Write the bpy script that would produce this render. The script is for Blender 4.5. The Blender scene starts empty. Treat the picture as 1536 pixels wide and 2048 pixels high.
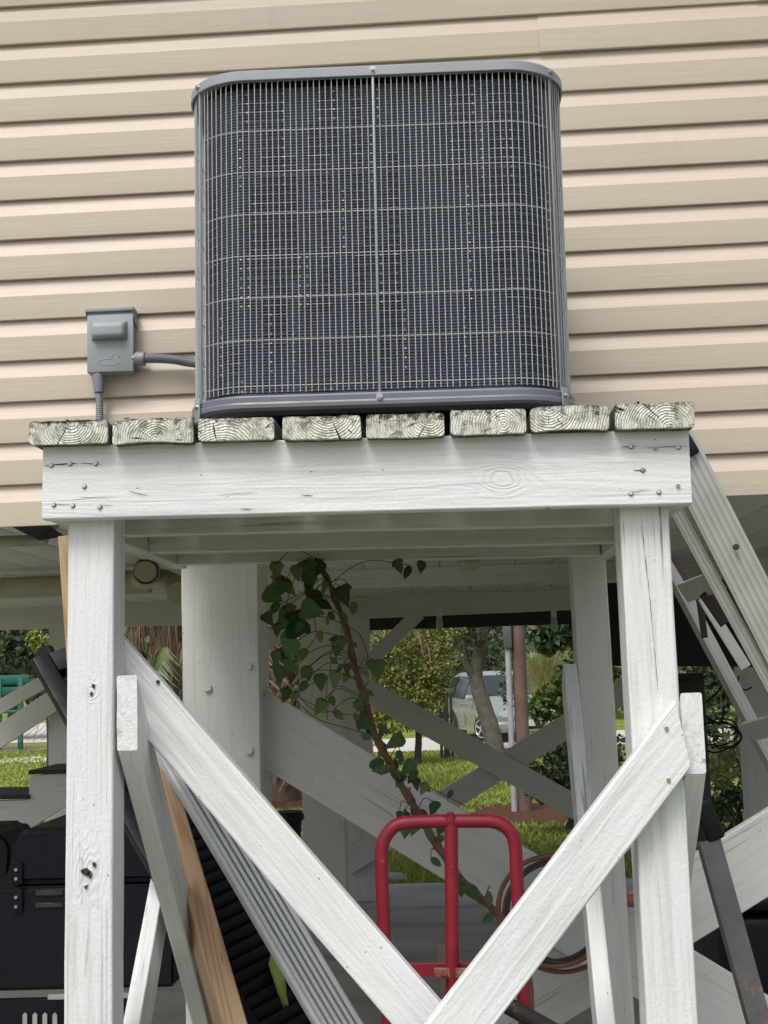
import bpy, bmesh, math, random
import numpy as np
from mathutils import Vector, Matrix, noise as mnoise

random.seed(7)
rng = np.random.default_rng(7)
S = bpy.context.scene
col = S.collection
R = math.radians

# ------------------------------------------------------------------ camera
FPX, CX, CY = 2590.0, 768.0, 1024.0
YAW, PITCH, ROLL = R(2.4), R(7.15), -0.030
CAMP = Vector((0, 0, 1.6))
RM = Matrix.Rotation(YAW, 3, 'Z') @ Matrix.Rotation(math.pi/2+PITCH, 3, 'X') @ Matrix.Rotation(ROLL, 3, 'Z')
cd = bpy.data.cameras.new('camera')
cam = bpy.data.objects.new('camera', cd)
col.objects.link(cam)
cam.matrix_world = Matrix.Translation(CAMP) @ RM.to_4x4()
cd.sensor_fit = 'VERTICAL'
cd.sensor_height = 24.0
cd.lens = 24.0*FPX/2048.0
cd.clip_start = 0.05
cd.clip_end = 800
S.camera = cam

# ------------------------------------------------------------------ world, sun, exposure
W = bpy.data.worlds.new('World')
S.world = W
W.use_nodes = True
wn = W.node_tree
bg = wn.nodes['Background']
sky = wn.nodes.new('ShaderNodeTexSky')
sky.sky_type = 'NISHITA'
sky.sun_disc = False
SUN_EL, SUN_AZ = 58.0, 205.0          # azimuth clockwise from +Y
sky.sun_elevation = R(SUN_EL)
sky.sun_rotation = R(SUN_AZ)
sky.dust_density = 5.0
sky.air_density = 1.2
hs = wn.nodes.new('ShaderNodeHueSaturation')
hs.inputs['Saturation'].default_value = 0.50
wn.links.new(sky.outputs[0], hs.inputs['Color'])
wn.links.new(hs.outputs[0], bg.inputs[0])
bg.inputs[1].default_value = 0.13
sd = bpy.data.lights.new('sun', 'SUN')
sd.energy = 1.2
sd.angle = R(22)
sd.color = (1.0, 0.975, 0.95)
sun = bpy.data.objects.new('sun', sd)
col.objects.link(sun)
az = R(SUN_AZ)
to_sun = Vector((math.sin(az)*math.cos(R(SUN_EL)), math.cos(az)*math.cos(R(SUN_EL)), math.sin(R(SUN_EL))))
sun.rotation_euler = to_sun.to_track_quat('Z', 'Y').to_euler()
S.view_settings.view_transform = 'Standard'
S.view_settings.look = 'None'
S.view_settings.exposure = 0.46
S.view_settings.gamma = 1.0
S.view_settings.use_curve_mapping = False

# ------------------------------------------------------------------ helpers
def ray(px, py):
    return RM @ Vector(((px-CX)/FPX, (CY-py)/FPX, -1.0))
def P(px, py, Y):
    d = ray(px, py); return CAMP + d*(Y/d.y)
def PX(px, py, X):
    d = ray(px, py); return CAMP + d*(X/d.x)
def G(px, py, z=0.0):
    d = ray(px, py); return CAMP + d*((z-CAMP.z)/d.z)

def thing(name, label, cat, loc=(0, 0, 0), group=None):
    o = bpy.data.objects.new(name, None)
    o.empty_display_size = 0.1
    o.location = loc
    o['label'] = label; o['category'] = cat
    if group: o['group'] = group
    col.objects.link(o)
    return o
def tag(o, label, cat, group=None):
    o['label'] = label; o['category'] = cat
    if group: o['group'] = group
    return o
def worldmat(o):
    m = o.matrix_basis.copy()
    p = o.parent
    while p:
        m = p.matrix_basis @ m
        p = p.parent
    return m
def put(name, me, mat=None, parent=None, M=None):
    """link a mesh as one object; M is its world matrix"""
    o = bpy.data.objects.new(name, me)
    if mat is not None:
        me.materials.clear(); me.materials.append(mat)
    M = M if M is not None else Matrix.Identity(4)
    if parent is not None:
        o.parent = parent
        M = worldmat(parent).inverted() @ M
    o.matrix_basis = M
    col.objects.link(o)
    return o
def bm2me(bm, name='mesh', smooth=False):
    me = bpy.data.meshes.new(name)
    bm.normal_update()
    bm.to_mesh(me); bm.free()
    if smooth:
        for p in me.polygons: p.use_smooth = True
    return me
def pyme(verts, faces, smooth=False, name='mesh'):
    me = bpy.data.meshes.new(name)
    me.from_pydata([tuple(v) for v in verts], [], faces)
    me.update()
    if smooth:
        for p in me.polygons: p.use_smooth = True
    return me
def frame(o, x, z):
    """matrix with origin o, local x along x, local z close to z"""
    x = Vector(x).normalized(); z = Vector(z)
    z = (z - x*z.dot(x)).normalized()
    y = z.cross(x)
    M = Matrix.Identity(4)
    M.col[0][:3] = x; M.col[1][:3] = y; M.col[2][:3] = z; M.col[3][:3] = Vector(o)
    return M
def auto_smooth(me, ang=35):
    for p in me.polygons: p.use_smooth = True
    try:
        me.set_sharp_from_angle(angle=R(ang))
    except Exception:
        pass
    return me

def lumber_me(L, w, t, bev=0.003, jit=0.0006, s0=0.0, s1=0.0, seg=None, endjit=0.0, seed=0, cup=0.0):
    """sawn board: local x 0..L, y -w/2..w/2, front face at z=0, back at z=-t. s0/s1 shear the ends (x += s*y)."""
    n = seg or max(3, min(26, int(L/0.06)))
    sec = []
    k = max(2, int(w/0.016)); k = min(k, 9)
    eps = min(0.0012, bev*0.5)
    def arc(cy, cz, a0):
        for i in range(3):
            a = R(a0 + 45*i)
            sec.append((cy+bev*math.cos(a), cz+bev*math.sin(a)))
    sec.append((w/2, -bev-eps))
    arc(w/2-bev, -bev, 0)                              # +y, top
    sec.append((w/2-bev-eps, 0.0))
    for i in range(1, k): sec.append((w/2-bev-(w-2*bev)*i/k, 0.0))
    sec.append((-w/2+bev+eps, 0.0))
    arc(-w/2+bev, -bev, 90)
    sec.append((-w/2, -bev-eps)); sec.append((-w/2, -t+bev+eps))
    arc(-w/2+bev, -t+bev, 180)
    sec.append((-w/2+bev+eps, -t))
    for i in range(1, k): sec.append((-w/2+bev+(w-2*bev)*i/k, -t))
    sec.append((w/2-bev-eps, -t))
    arc(w/2-bev, -t+bev, 270)
    sec.append((w/2, -t+bev+eps))
    m = len(sec)
    V = []; F = []
    sd_ = seed*13.7
    for i in range(n+1):
        u = i/n
        for j, (y, z) in enumerate(sec):
            x = L*u + (s0*(1-u) + s1*u)*y
            q = Vector((x*6+sd_, y*40, z*40+sd_))
            nv = mnoise.noise_vector(q)*jit + mnoise.noise_vector(q*4)*jit*0.5
            zz = z + cup*((2*y/w)**2-0.5)
            e = 0.0
            if i == 0 and endjit: e = endjit*mnoise.noise(Vector((y*90, z*90, sd_)))
            V.append((x+e+nv.x*0.5, y+nv.y, zz+nv.z))
    for i in range(n):
        for j in range(m):
            a = i*m+j; b = i*m+(j+1) % m
            F.append((a, b, b+m, a+m))
    F.append(tuple(range(m-1, -1, -1))); F.append(tuple(range(n*m, n*m+m)))
    me = pyme(V, F)
    auto_smooth(me, 50)
    last = n*m
    at_ = me.attributes.get('sharp_edge') or me.attributes.new('sharp_edge', 'BOOLEAN', 'EDGE')
    for e in me.edges:
        a, b = e.vertices
        if (a < m and b < m) or (a >= last and b >= last): at_.data[e.index].value = True
    return me
_ls = [0]
def board(name, A, B, w, t, mat, parent=None, nrm=(0, -1, 0), **kw):
    """a board whose front-face centre line runs A->B"""
    A = Vector(A); B = Vector(B)
    _ls[0] += 1
    me = lumber_me((B-A).length, w, t, seed=_ls[0], **kw)
    return put(name, me, mat, parent, frame(A, B-A, nrm))

def box_me(sx, sy, sz, bev=0.0, seg=2, org=(0, 0, 0)):
    bm = bmesh.new()
    bmesh.ops.create_cube(bm, size=1)
    for v in bm.verts:
        v.co = Vector((v.co.x*sx+org[0], v.co.y*sy+org[1], v.co.z*sz+org[2]))
    if bev:
        bmesh.ops.bevel(bm, geom=bm.edges[:], offset=bev, segments=seg, profile=0.5, affect='EDGES')
    me = bm2me(bm)
    if bev: auto_smooth(me, 40)
    return me
def box(name, lo, hi, mat, parent=None, bev=0.003):
    lo = Vector(lo); hi = Vector(hi); c = (lo+hi)/2; s = hi-lo
    return put(name, box_me(s.x, s.y, s.z, bev), mat, parent, Matrix.Translation(c))
def cyl_me(r, h, n=16, r2=None, cap=True, bev=0.0):
    bm = bmesh.new()
    bmesh.ops.create_cone(bm, cap_ends=cap, segments=n, radius1=r, radius2=r if r2 is None else r2, depth=h)
    if bev:
        ed = [e for e in bm.edges if len(e.link_faces) == 2 and abs(e.verts[0].co.z-e.verts[1].co.z) < 1e-6]
        bmesh.ops.bevel(bm, geom=ed, offset=bev, segments=2, affect='EDGES')
    return auto_smooth(bm2me(bm), 40)
def cyl(name, A, B, r, mat, parent=None, n=16, r2=None, bev=0.0):
    A = Vector(A); B = Vector(B); d = B-A
    q = d.to_track_quat('Z', 'Y').to_matrix().to_4x4()
    return put(name, cyl_me(r, d.length, n, r2, True, bev), mat, parent, Matrix.Translation((A+B)/2) @ q)
def tube_data(pts, r, n=8, closed=False, V=None, F=None):
    pts = [Vector(p) for p in pts]
    V = [] if V is None else V; F = [] if F is None else F
    N = len(pts); rr = r if hasattr(r, '__len__') else [r]*N
    base = len(V)
    up = None
    for i, p in enumerate(pts):
        a = pts[i-1] if (i > 0 or closed) else p
        b = pts[(i+1) % N] if (i < N-1 or closed) else p
        t = (b-a).normalized()
        if up is None:
            up = Vector((0, 0, 1)) if abs(t.z) < 0.9 else Vector((0, 1, 0))
        u = (up - t*up.dot(t))
        u = u.normalized() if u.length > 1e-6 else t.orthogonal().normalized()
        up = u
        v = t.cross(u)
        for k in range(n):
            an = 2*math.pi*k/n
            V.append(p + (u*math.cos(an)+v*math.sin(an))*rr[i])
    for i in range(N if closed else N-1):
        i2 = (i+1) % N
        for k in range(n):
            k2 = (k+1) % n
            F.append((base+i*n+k, base+i*n+k2, base+i2*n+k2, base+i2*n+k))
    if not closed:
        F.append(tuple(base+k for k in range(n-1, -1, -1)))
        F.append(tuple(base+(N-1)*n+k for k in range(n)))
    return V, F
def tube(name, pts, r, mat, parent=None, n=8, closed=False):
    V, F = tube_data(pts, r, n, closed)
    return put(name, auto_smooth(pyme(V, F), 50), mat, parent)
def smooth_path(pts, k=6):
    """Catmull-Rom through pts"""
    pts = [Vector(p) for p in pts]
    out = []
    for i in range(len(pts)-1):
        p0 = pts[max(0, i-1)]; p1 = pts[i]; p2 = pts[i+1]; p3 = pts[min(len(pts)-1, i+2)]
        for j in range(k):
            t = j/k
            out.append(0.5*((2*p1)+(p2-p0)*t+(2*p0-5*p1+4*p2-p3)*t*t+(3*p1-p0-3*p2+p3)*t**3))
    out.append(pts[-1])
    return out
def sweep_me(path, prof, closed=True, smooth=45):
    """path: list of (x,y,nx,ny); prof: list of (out, z)"""
    V = []; F = []; N = len(path); m = len(prof)
    for (x, y, nx, ny) in path:
        for (o, z) in prof: V.append((x+nx*o, y+ny*o, z))
    for i in range(N if closed else N-1):
        i2 = (i+1) % N
        for j in range(m-1):
            F.append((i*m+j, i2*m+j, i2*m+j+1, i*m+j+1))
    return auto_smooth(pyme(V, F), smooth)

# ------------------------------------------------------------------ materials
class N:
    """small node-graph helper"""
    def __init__(s, name):
        s.m = bpy.data.materials.new(name); s.m.use_nodes = True
        s.t = s.m.node_tree; s.b = s.t.nodes['Principled BSDF']
    def n(s, typ, **kw):
        nd = s.t.nodes.new(typ)
        for k, v in kw.items():
            if k in nd.inputs: s.set(nd.inputs[k], v)
            else: setattr(nd, k, v)
        return nd
    def set(s, inp, v):
        if isinstance(v, bpy.types.NodeSocket): s.t.links.new(v, inp)
        else:
            if isinstance(v, tuple) and len(v) == 3 and inp.type == 'RGBA': v = (*v, 1)
            inp.default_value = v
    def obj(s, scale=(1, 1, 1), rnd=True):
        tc = s.n('ShaderNodeTexCoord')
        mp = s.n('ShaderNodeMapping')
        s.t.links.new(tc.outputs['Object'], mp.inputs['Vector'])
        mp.inputs['Scale'].default_value = scale
        if rnd:
            oi = s.n('ShaderNodeObjectInfo')
            mu = s.n('ShaderNodeMath', operation='MULTIPLY'); s.set(mu.inputs[0], oi.outputs['Random']); mu.inputs[1].default_value = 37.0
            cb = s.n('ShaderNodeCombineXYZ')
            for i in range(3): s.set(cb.inputs[i], mu.outputs[0])
            s.set(mp.inputs['Location'], cb.outputs[0])
        return mp.outputs[0]
    def noise(s, vec, scale=1.0, detail=4.0, rough=0.55, dist=0.0):
        nd = s.n('ShaderNodeTexNoise'); s.set(nd.inputs['Vector'], vec)
        nd.inputs['Scale'].default_value = scale; nd.inputs['Detail'].default_value = detail
        nd.inputs['Roughness'].default_value = rough; nd.inputs['Distortion'].default_value = dist
        return nd.outputs['Fac']
    def ramp(s, fac, stops):
        nd = s.n('ShaderNodeValToRGB'); s.set(nd.inputs['Fac'], fac)
        cr = nd.color_ramp
        while len(cr.elements) < len(stops): cr.elements.new(0.5)
        for e, (p, c) in zip(cr.elements, stops):
            e.position = p
            e.color = (c, c, c, 1) if not isinstance(c, tuple) else (*c, 1)
        return nd.outputs['Color']
    def mix(s, fac, a, b, mode='MIX'):
        nd = s.n('ShaderNodeMix', data_type='RGBA', blend_type=mode)
        s.set(nd.inputs['Factor'], fac); s.set(nd.inputs[6], a); s.set(nd.inputs[7], b)
        return nd.outputs[2]
    def math(s, op, a, b=0.0, c=None):
        nd = s.n('ShaderNodeMath', operation=op); s.set(nd.inputs[0], a); s.set(nd.inputs[1], b)
        if c is not None: s.set(nd.inputs[2], c)
        return nd.outputs[0]
    def bump(s, h, strength=0.3, dist=0.002, prev=None):
        nd = s.n('ShaderNodeBump'); s.set(nd.inputs['Height'], h)
        nd.inputs['Strength'].default_value = strength; nd.inputs['Distance'].default_value = dist
        if prev is not None: s.set(nd.inputs['Normal'], prev)
        return nd.outputs[0]
    def out(s, colr, rough=0.6, normal=None, spec=0.5, metal=0.0):
        s.set(s.b.inputs['Base Color'], colr); s.set(s.b.inputs['Roughness'], rough)
        s.b.inputs['Specular IOR Level'].default_value = spec
        s.b.inputs['Metallic'].default_value = metal
        if normal is not None: s.set(s.b.inputs['Normal'], normal)
        return s.m

def m_paint(name, base=(0.72, 0.74, 0.75), grain=0.5, crack=0.5, mildew=0.0, dirt=0.25, tint=(0.42, 0.45, 0.30), rough=0.55, knots=()):
    """white paint on sawn pine; grain runs along local x"""
    g = N(name)
    v1 = g.obj((1, 1, 1))
    warp = g.noise(v1, 3.0, 2)
    st = g.obj((2.2, 55, 55))
    fine = g.noise(st, 1.0, 5, 0.6, 0.6)
    st2 = g.obj((0.9, 16, 16))
    rings = g.noise(st2, 1.0, 2, 0.5, 0.35)
    kd = None
    if knots:
        tc_ = g.n('ShaderNodeTexCoord'); sx_ = g.n('ShaderNodeSeparateXYZ'); g.set(sx_.inputs[0], tc_.outputs['Object'])
        for (kx, ky, kr) in knots:
            dx_ = g.math('MULTIPLY', g.math('SUBTRACT', sx_.outputs[0], kx), 0.62)
            dy_ = g.math('SUBTRACT', sx_.outputs[1], ky)
            d2 = g.math('ADD', g.math('MULTIPLY', dx_, dx_), g.math('MULTIPLY', dy_, dy_))
            ex = g.math('EXPONENT', g.math('MULTIPLY', g.math('MULTIPLY', d2, g.math('MULTIPLY_ADD', g.noise(v1, 22, 2, 0.5), 1.1, 0.45)), -1.0/(kr*kr)))
            kd = ex if kd is None else g.math('ADD', kd, ex)
        rings = g.math('ADD', rings, g.math('MULTIPLY', kd, 0.27))
    ringw = g.n('ShaderNodeMath', operation='SINE'); g.set(ringw.inputs[0], g.math('MULTIPLY', rings, 85.0))
    rw = g.math('MULTIPLY_ADD', ringw.outputs[0], 0.5, 0.5)
    med = g.noise(v1, 130, 3, 0.6)
    # thin drying cracks along the grain
    ck = g.noise(g.obj((2.6, 120, 120)), 1.0, 3, 0.5, 0.3)
    ckm = g.ramp(g.noise(g.obj((1.5, 9, 9)), 1.0, 2), [(0.52, 0.0), (0.60, 1.0)])
    ckl = g.math('MULTIPLY', g.ramp(ck, [(0.355, 1.0), (0.385, 0.0)]), ckm)
    ckl = g.math('MULTIPLY', ckl, crack)
    # pin holes and specks
    vo = g.n('ShaderNodeTexVoronoi'); g.set(vo.inputs['Vector'], g.obj((26, 44, 44))); vo.inputs['Scale'].default_value = 1.0
    sp = g.ramp(vo.outputs['Distance'], [(0.045, 1.0), (0.075, 0.0)])
    spm = g.ramp(vo.outputs['Color'], [(0.62, 0.0), (0.64, 1.0)])
    sp = g.math('MULTIPLY', sp, spm)
    cloud = g.noise(v1, 7.0, 4, 0.6)
    c = g.mix(g.ramp(cloud, [(0.3, 0.0), (0.7, 1.0)]), base, tuple(x*y for x, y in zip(base, (0.93, 0.945, 0.93))))
    lav = g.ramp(g.noise(v1, 5.0, 1), [(0.45, 0.0), (0.62, 1.0)])
    c = g.mix(g.math('MULTIPLY', lav, 0.5), c, tuple(x*y for x, y in zip(base, (0.985, 0.965, 1.03))))
    c = g.mix(g.math('MULTIPLY', g.ramp(fine, [(0.30, 1.0), (0.50, 0.0)]), dirt), c, (0.33, 0.34, 0.31))
    c = g.mix(g.math('MULTIPLY', g.ramp(rw, [(0.0, 1.0), (0.35, 0.0)]), dirt*0.35), c, (0.42, 0.43, 0.40))
    if knots:
        kk = g.math('MULTIPLY', g.ramp(kd, [(0.35, 0.0), (0.9, 1.0)]), g.ramp(rw, [(0.1, 0.26), (0.5, 0.0)]))
        c = g.mix(kk, c, (0.40, 0.38, 0.30))
    if mildew:
        mf = g.ramp(g.noise(v1, 4.0, 5, 0.65), [(0.35, 0.15), (0.65, 1.0)])
        c = g.mix(g.math('MULTIPLY', mf, mildew), c, tint)
    gm = g.math('MULTIPLY', g.ramp(g.noise(g.obj((1.2, 7, 7)), 1.0, 6, 0.7), [(0.54, 0.0), (0.70, 0.20)]), g.ramp(med, [(0.35, 0.3), (0.6, 1.0)]))
    c = g.mix(gm, c, (0.36, 0.37, 0.32))
    c = g.mix(ckl, c, (0.05, 0.045, 0.04))
    c = g.mix(g.math('MULTIPLY', sp, 0.8), c, (0.06, 0.055, 0.05))
    h = g.math('ADD', g.math('MULTIPLY', fine, 1.3), g.math('MULTIPLY', rw, 0.16 if kd is None else g.math('MULTIPLY_ADD', kd, 0.4, 0.18)))
    h = g.math('ADD', h, g.math('MULTIPLY', med, 0.7))
    h = g.math('SUBTRACT', h, g.math('MULTIPLY', ckl, 2.0))
    nb = g.bump(h, grain, 0.0020)
    return g.out(c, rough, nb, 0.35)

def m_endgrain(name, rot=0.35, seedz=0.0):
    """weathered painted end grain on the local x=0 face, long faces darkened as shade in the board gaps"""
    g = N(name)
    tc = g.n('ShaderNodeTexCoord')
    oi = g.n('ShaderNodeObjectInfo')
    sx = g.n('ShaderNodeSeparateXYZ'); g.set(sx.inputs[0], tc.outputs['Object'])
    x, y, z = sx.outputs
    # ring centre differs per board
    r1 = oi.outputs['Random']
    r2 = g.math('FRACT', g.math('MULTIPLY', r1, 17.31))
    r3 = g.math('FRACT', g.math('MULTIPLY', r1, 91.7))
    cy = g.math('MULTIPLY_ADD', r2, 0.09, -0.045)
    cz = g.math('MULTIPLY_ADD', r3, 0.11, -0.085)
    dy = g.math('SUBTRACT', y, cy); dz = g.math('SUBTRACT', z, cz)
    rad = g.math('SQRT', g.math('ADD', g.math('MULTIPLY', dy, dy), g.math('MULTIPLY', dz, dz)))
    v = g.obj((1, 1, 1))
    wob = g.noise(v, 22, 3, 0.6)
    rad = g.math('ADD', rad, g.math('MULTIPLY', wob, 0.017))
    ring = g.math('SINE', g.math('MULTIPLY', rad, 1250.0))
    ring = g.math('MULTIPLY_ADD', ring, 0.5, 0.5)
    vm = g.noise(v, 60, 4, 0.7)
    ringm = g.ramp(g.noise(v, 38, 4, 0.7), [(0.40, 0.05), (0.62, 1.0)])
    dark = g.math('MULTIPLY', g.ramp(ring, [(0.08, 1.0), (0.42, 0.0)]), ringm)
    # radial checks
    ang = g.math('ARCTAN2', dy, dz)
    cbn = g.n('ShaderNodeCombineXYZ'); g.set(cbn.inputs[0], g.math('MULTIPLY', ang, 7.0)); g.set(cbn.inputs[1], g.math('MULTIPLY', r1, 40.0)); g.set(cbn.inputs[2], g.math('MULTIPLY', rad, 14.0))
    chk = g.noise(cbn.outputs[0], 1.0, 4, 0.55)
    chk = g.ramp(chk, [(0.330, 1.0), (0.365, 0.0)])
    # rot and lichen, heaviest at the top arris
    topn = g.math('MULTIPLY_ADD', z, 26.0, 0.62)
    rt = g.ramp(g.math('ADD', g.noise(v, 75, 5, 0.7), g.math('MULTIPLY', topn, rot)), [(0.62, 0.0), (0.78, 1.0)])
    edge = g.ramp(g.math('ABSOLUTE', y), [(0.058, 0.0), (0.071, 1.0)])
    rt = g.math('MAXIMUM', rt, g.math('MULTIPLY', edge, g.ramp(g.noise(v, 48, 4, 0.7), [(0.5, 0.0), (0.68, 0.8)])))
    base = g.mix(g.ramp(g.noise(v, 20, 3), [(0.35, 0.0), (0.7, 1.0)]), (0.79, 0.79, 0.74), (0.66, 0.66, 0.54))
    c = g.mix(g.math('MULTIPLY', dark, 0.52), base, (0.16, 0.155, 0.115))
    gp = g.ramp(g.noise(v, 34, 6, 0.72), [(0.49, 0.0), (0.66, 0.85)])
    c = g.mix(gp, c, (0.17, 0.165, 0.105))
    sawm = g.noise(g.obj((1, 300, 14)), 1.0, 2, 0.5)
    c = g.mix(g.math('MULTIPLY', g.ramp(sawm, [(0.36, 1.0), (0.5, 0.0)]), 0.35), c, (0.22, 0.22, 0.17))
    c = g.mix(chk, c, (0.03, 0.028, 0.022))
    rotc = g.mix(g.noise(v, 200, 2), (0.035, 0.028, 0.018), (0.13, 0.12, 0.07))
    c = g.mix(rt, c, rotc)
    # only the sawn end shows rings
    isend = g.ramp(x, [(0.006, 1.0), (0.012, 0.0)])
    st = g.noise(g.obj((2.2, 55, 55)), 1.0, 5, 0.6)
    side = g.mix(g.ramp(st, [(0.35, 1.0), (0.6, 0.0)]), (0.16, 0.16, 0.13), (0.05, 0.047, 0.036))  # dark colour paints the shade between neighbouring boards
    c = g.mix(isend, side, c)
    h = g.math('SUBTRACT', g.math('MULTIPLY', ring, 1.0), g.math('MULTIPLY', chk, 2.0))
    h = g.math('SUBTRACT', h, g.math('MULTIPLY', rt, 1.5))
    h = g.math('MULTIPLY', h, isend)
    nb = g.bump(h, 0.9, 0.0016)
    nb = g.bump(g.noise(v, 320, 3, 0.7), 0.35, 0.0015, nb)
    return g.out(c, 0.8, nb, 0.2)

def m_simple(name, c, rough=0.6, var=0.12, scale=12.0, bump=0.15, bscale=180.0, metal=0.0, spec=0.5, c2=None, dist=0.001):
    g = N(name)
    v = g.obj()
    f = g.ramp(g.noise(v, scale, 5, 0.6), [(0.3, 0.0), (0.7, 1.0)])
    c2 = c2 or tuple(x*(1-var*2) for x in c)
    cc = g.mix(f, c, c2)
    rr = g.ramp(g.noise(v, scale*2.3, 3), [(0.3, max(0.02, rough-0.08)), (0.7, min(1, rough+0.08))])
    nb = g.bump(g.noise(v, bscale, 3, 0.6), bump, dist)
    return g.out(cc, rr, nb, spec, metal)

def m_siding():
    g = N('vinyl_siding')
    v = g.obj((1, 1, 1))
    gr = g.noise(g.obj((3.5, 150, 150)), 1.0, 4, 0.6, 0.4)
    gr2 = g.noise(g.obj((1.2, 45, 45)), 1.0, 3, 0.6, 0.5)
    big = g.noise(v, 1.6, 3, 0.6)
    c = g.mix(g.ramp(big, [(0.3, 0.0), (0.7, 1.0)]), (0.590, 0.508, 0.418), (0.560, 0.486, 0.403))
    c = g.mix(g.math('MULTIPLY', g.ramp(gr, [(0.3, 1.0), (0.6, 0.0)]), 0.18), c, (0.40, 0.34, 0.26))
    # fly specks
    vo = g.n('ShaderNodeTexVoronoi'); g.set(vo.inputs['Vector'], v); vo.inputs['Scale'].default_value = 42.0
    sp = g.ramp(vo.outputs['Distance'], [(0.05, 1.0), (0.075, 0.0)])
    sp = g.math('MULTIPLY', sp, g.ramp(g.noise(v, 6.0, 3), [(0.60, 0.0), (0.64, 1.0)]))
    c = g.mix(g.math('MULTIPLY', sp, 0.75), c, (0.09, 0.07, 0.05))
    st = g.ramp(g.noise(g.obj((6, 1, 1.2)), 1.0, 5, 0.7), [(0.60, 0.0), (0.8, 0.22)])
    c = g.mix(st, c, (0.30, 0.27, 0.20))
    h = g.math('ADD', gr, g.math('MULTIPLY', gr2, 0.7))
    nb = g.bump(h, 0.38, 0.0013)
    return g.out(c, 0.48, nb, 0.4)

def m_leaf(name, cols, rough=0.45, trans=0.12, spec=0.4):
    g = N(name)
    geo = g.n('ShaderNodeNewGeometry')
    n = len(cols)
    c = g.ramp(geo.outputs['Random Per Island'], [(i/(n-1), cc) for i, cc in enumerate(cols)])
    m = g.out(c, rough, None, spec)
    tb = g.n('ShaderNodeBsdfTranslucent'); g.set(tb.inputs['Color'], c)
    ms = g.n('ShaderNodeMixShader'); ms.inputs[0].default_value = trans
    g.t.links.new(g.b.outputs[0], ms.inputs[1]); g.t.links.new(tb.outputs[0], ms.inputs[2])
    g.t.links.new(ms.outputs[0], g.t.nodes['Material Output'].inputs['Surface'])
    return m

def m_vineleaf():
    g = N('ivy_leaf')
    oi = g.n('ShaderNodeObjectInfo')
    v = g.obj()
    c = g.ramp(oi.outputs['Random'], [(0.0, (0.022, 0.065, 0.022)), (0.4, (0.050, 0.120, 0.034)), (0.75, (0.090, 0.17, 0.046)), (1.0, (0.15, 0.21, 0.065))])
    sx = g.n('ShaderNodeSeparateXYZ'); tc = g.n('ShaderNodeTexCoord'); g.set(sx.inputs[0], tc.outputs['Object'])
    vein = g.ramp(g.math('ABSOLUTE', sx.outputs[1]), [(0.0, 0.5), (0.03, 0.0)])
    c = g.mix(vein, c, (0.12, 0.17, 0.07))
    c = g.mix(g.ramp(g.noise(v, 3.0, 4, 0.65), [(0.62, 0.0), (0.72, 0.8)]), c, (0.12, 0.085, 0.03))
    nb = g.bump(g.noise(v, 9, 3), 0.3, 0.05)
    m = g.out(c, 0.42, nb, 0.45)
    tb = g.n('ShaderNodeBsdfTranslucent'); g.set(tb.inputs['Color'], c)
    ms = g.n('ShaderNodeMixShader'); ms.inputs[0].default_value = 0.2
    g.t.links.new(g.b.outputs[0], ms.inputs[1]); g.t.links.new(tb.outputs[0], ms.inputs[2])
    g.t.links.new(ms.outputs[0], g.t.nodes['Material Output'].inputs['Surface'])
    return m

def m_coil():
    """dark finned coil with dusty fins, knocked rectangular patches and bright solder dots"""
    g = N('coil_fins')
    tc = g.n('ShaderNodeTexCoord')
    v = tc.outputs['Object']
    sx = g.n('ShaderNodeSeparateXYZ'); g.set(sx.inputs[0], v)
    x, y, z = sx.outputs
    # blocks of darker, bent fins (columns of unequal width)
    cb = g.n('ShaderNodeCombineXYZ')
    g.set(cb.inputs[0], g.math('FLOOR', g.math('MULTIPLY', x, 40.0)))
    g.set(cb.inputs[1], g.math('FLOOR', g.math('MULTIPLY', y, 26.0)))
    g.set(cb.inputs[2], g.math('MULTIPLY', g.math('FLOOR', g.math('MULTIPLY', z, 14.0)), 0.35))
    blk = g.noise(cb.outputs[0], 0.41, 2, 0.5)
    blkm = g.ramp(blk, [(0.505, 0.0), (0.515, 1.0)])
    cb2 = g.n('ShaderNodeCombineXYZ')
    g.set(cb2.inputs[0], g.math('FLOOR', g.math('MULTIPLY', x, 62.0)))
    g.set(cb2.inputs[2], g.math('FLOOR', g.math('MULTIPLY', z, 7.0)))
    wn_ = g.n('ShaderNodeTexWhiteNoise'); g.set(wn_.inputs['Vector'], cb2.outputs[0])
    colm = g.ramp(wn_.outputs['Value'], [(0.86, 0.0), (0.87, 1.0)])
    # solder-like dots on a pitch of 21 mm in z inside the marked columns
    fz = g.math('ABSOLUTE', g.math('SUBTRACT', g.math('FRACT', g.math('MULTIPLY', z, 47.6)), 0.5))
    fx = g.math('ABSOLUTE', g.math('SUBTRACT', g.math('FRACT', g.math('MULTIPLY', x, 62.0)), 0.5))
    dot = g.math('MULTIPLY', g.ramp(fz, [(0.05, 1.0), (0.10, 0.0)]), g.ramp(fx, [(0.08, 1.0), (0.16, 0.0)]))
    dot = g.math('MULTIPLY', dot, colm)
    hl = g.math('MULTIPLY', g.ramp(fz, [(0.028, 1.0), (0.05, 0.0)]), blkm)
    nz = g.noise(g.obj((30, 30, 4), False), 1.0, 4, 0.6)
    c = g.mix(g.ramp(nz, [(0.3, 0.0), (0.7, 1.0)]), (0.080, 0.085, 0.118), (0.115, 0.121, 0.160))
    c = g.mix(g.math('MULTIPLY', blkm, 0.42), c, (0.030, 0.033, 0.040))
    c = g.mix(g.math('MULTIPLY', hl, 0.75), c, (0.40, 0.41, 0.41))
    c = g.mix(dot, c, (0.75, 0.76, 0.75))
    nb = g.bump(g.noise(g.obj((400, 400, 60), False), 1.0, 2), 0.3, 0.001)
    return g.out(c, 0.36, nb, 0.5, 0.55)

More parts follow.
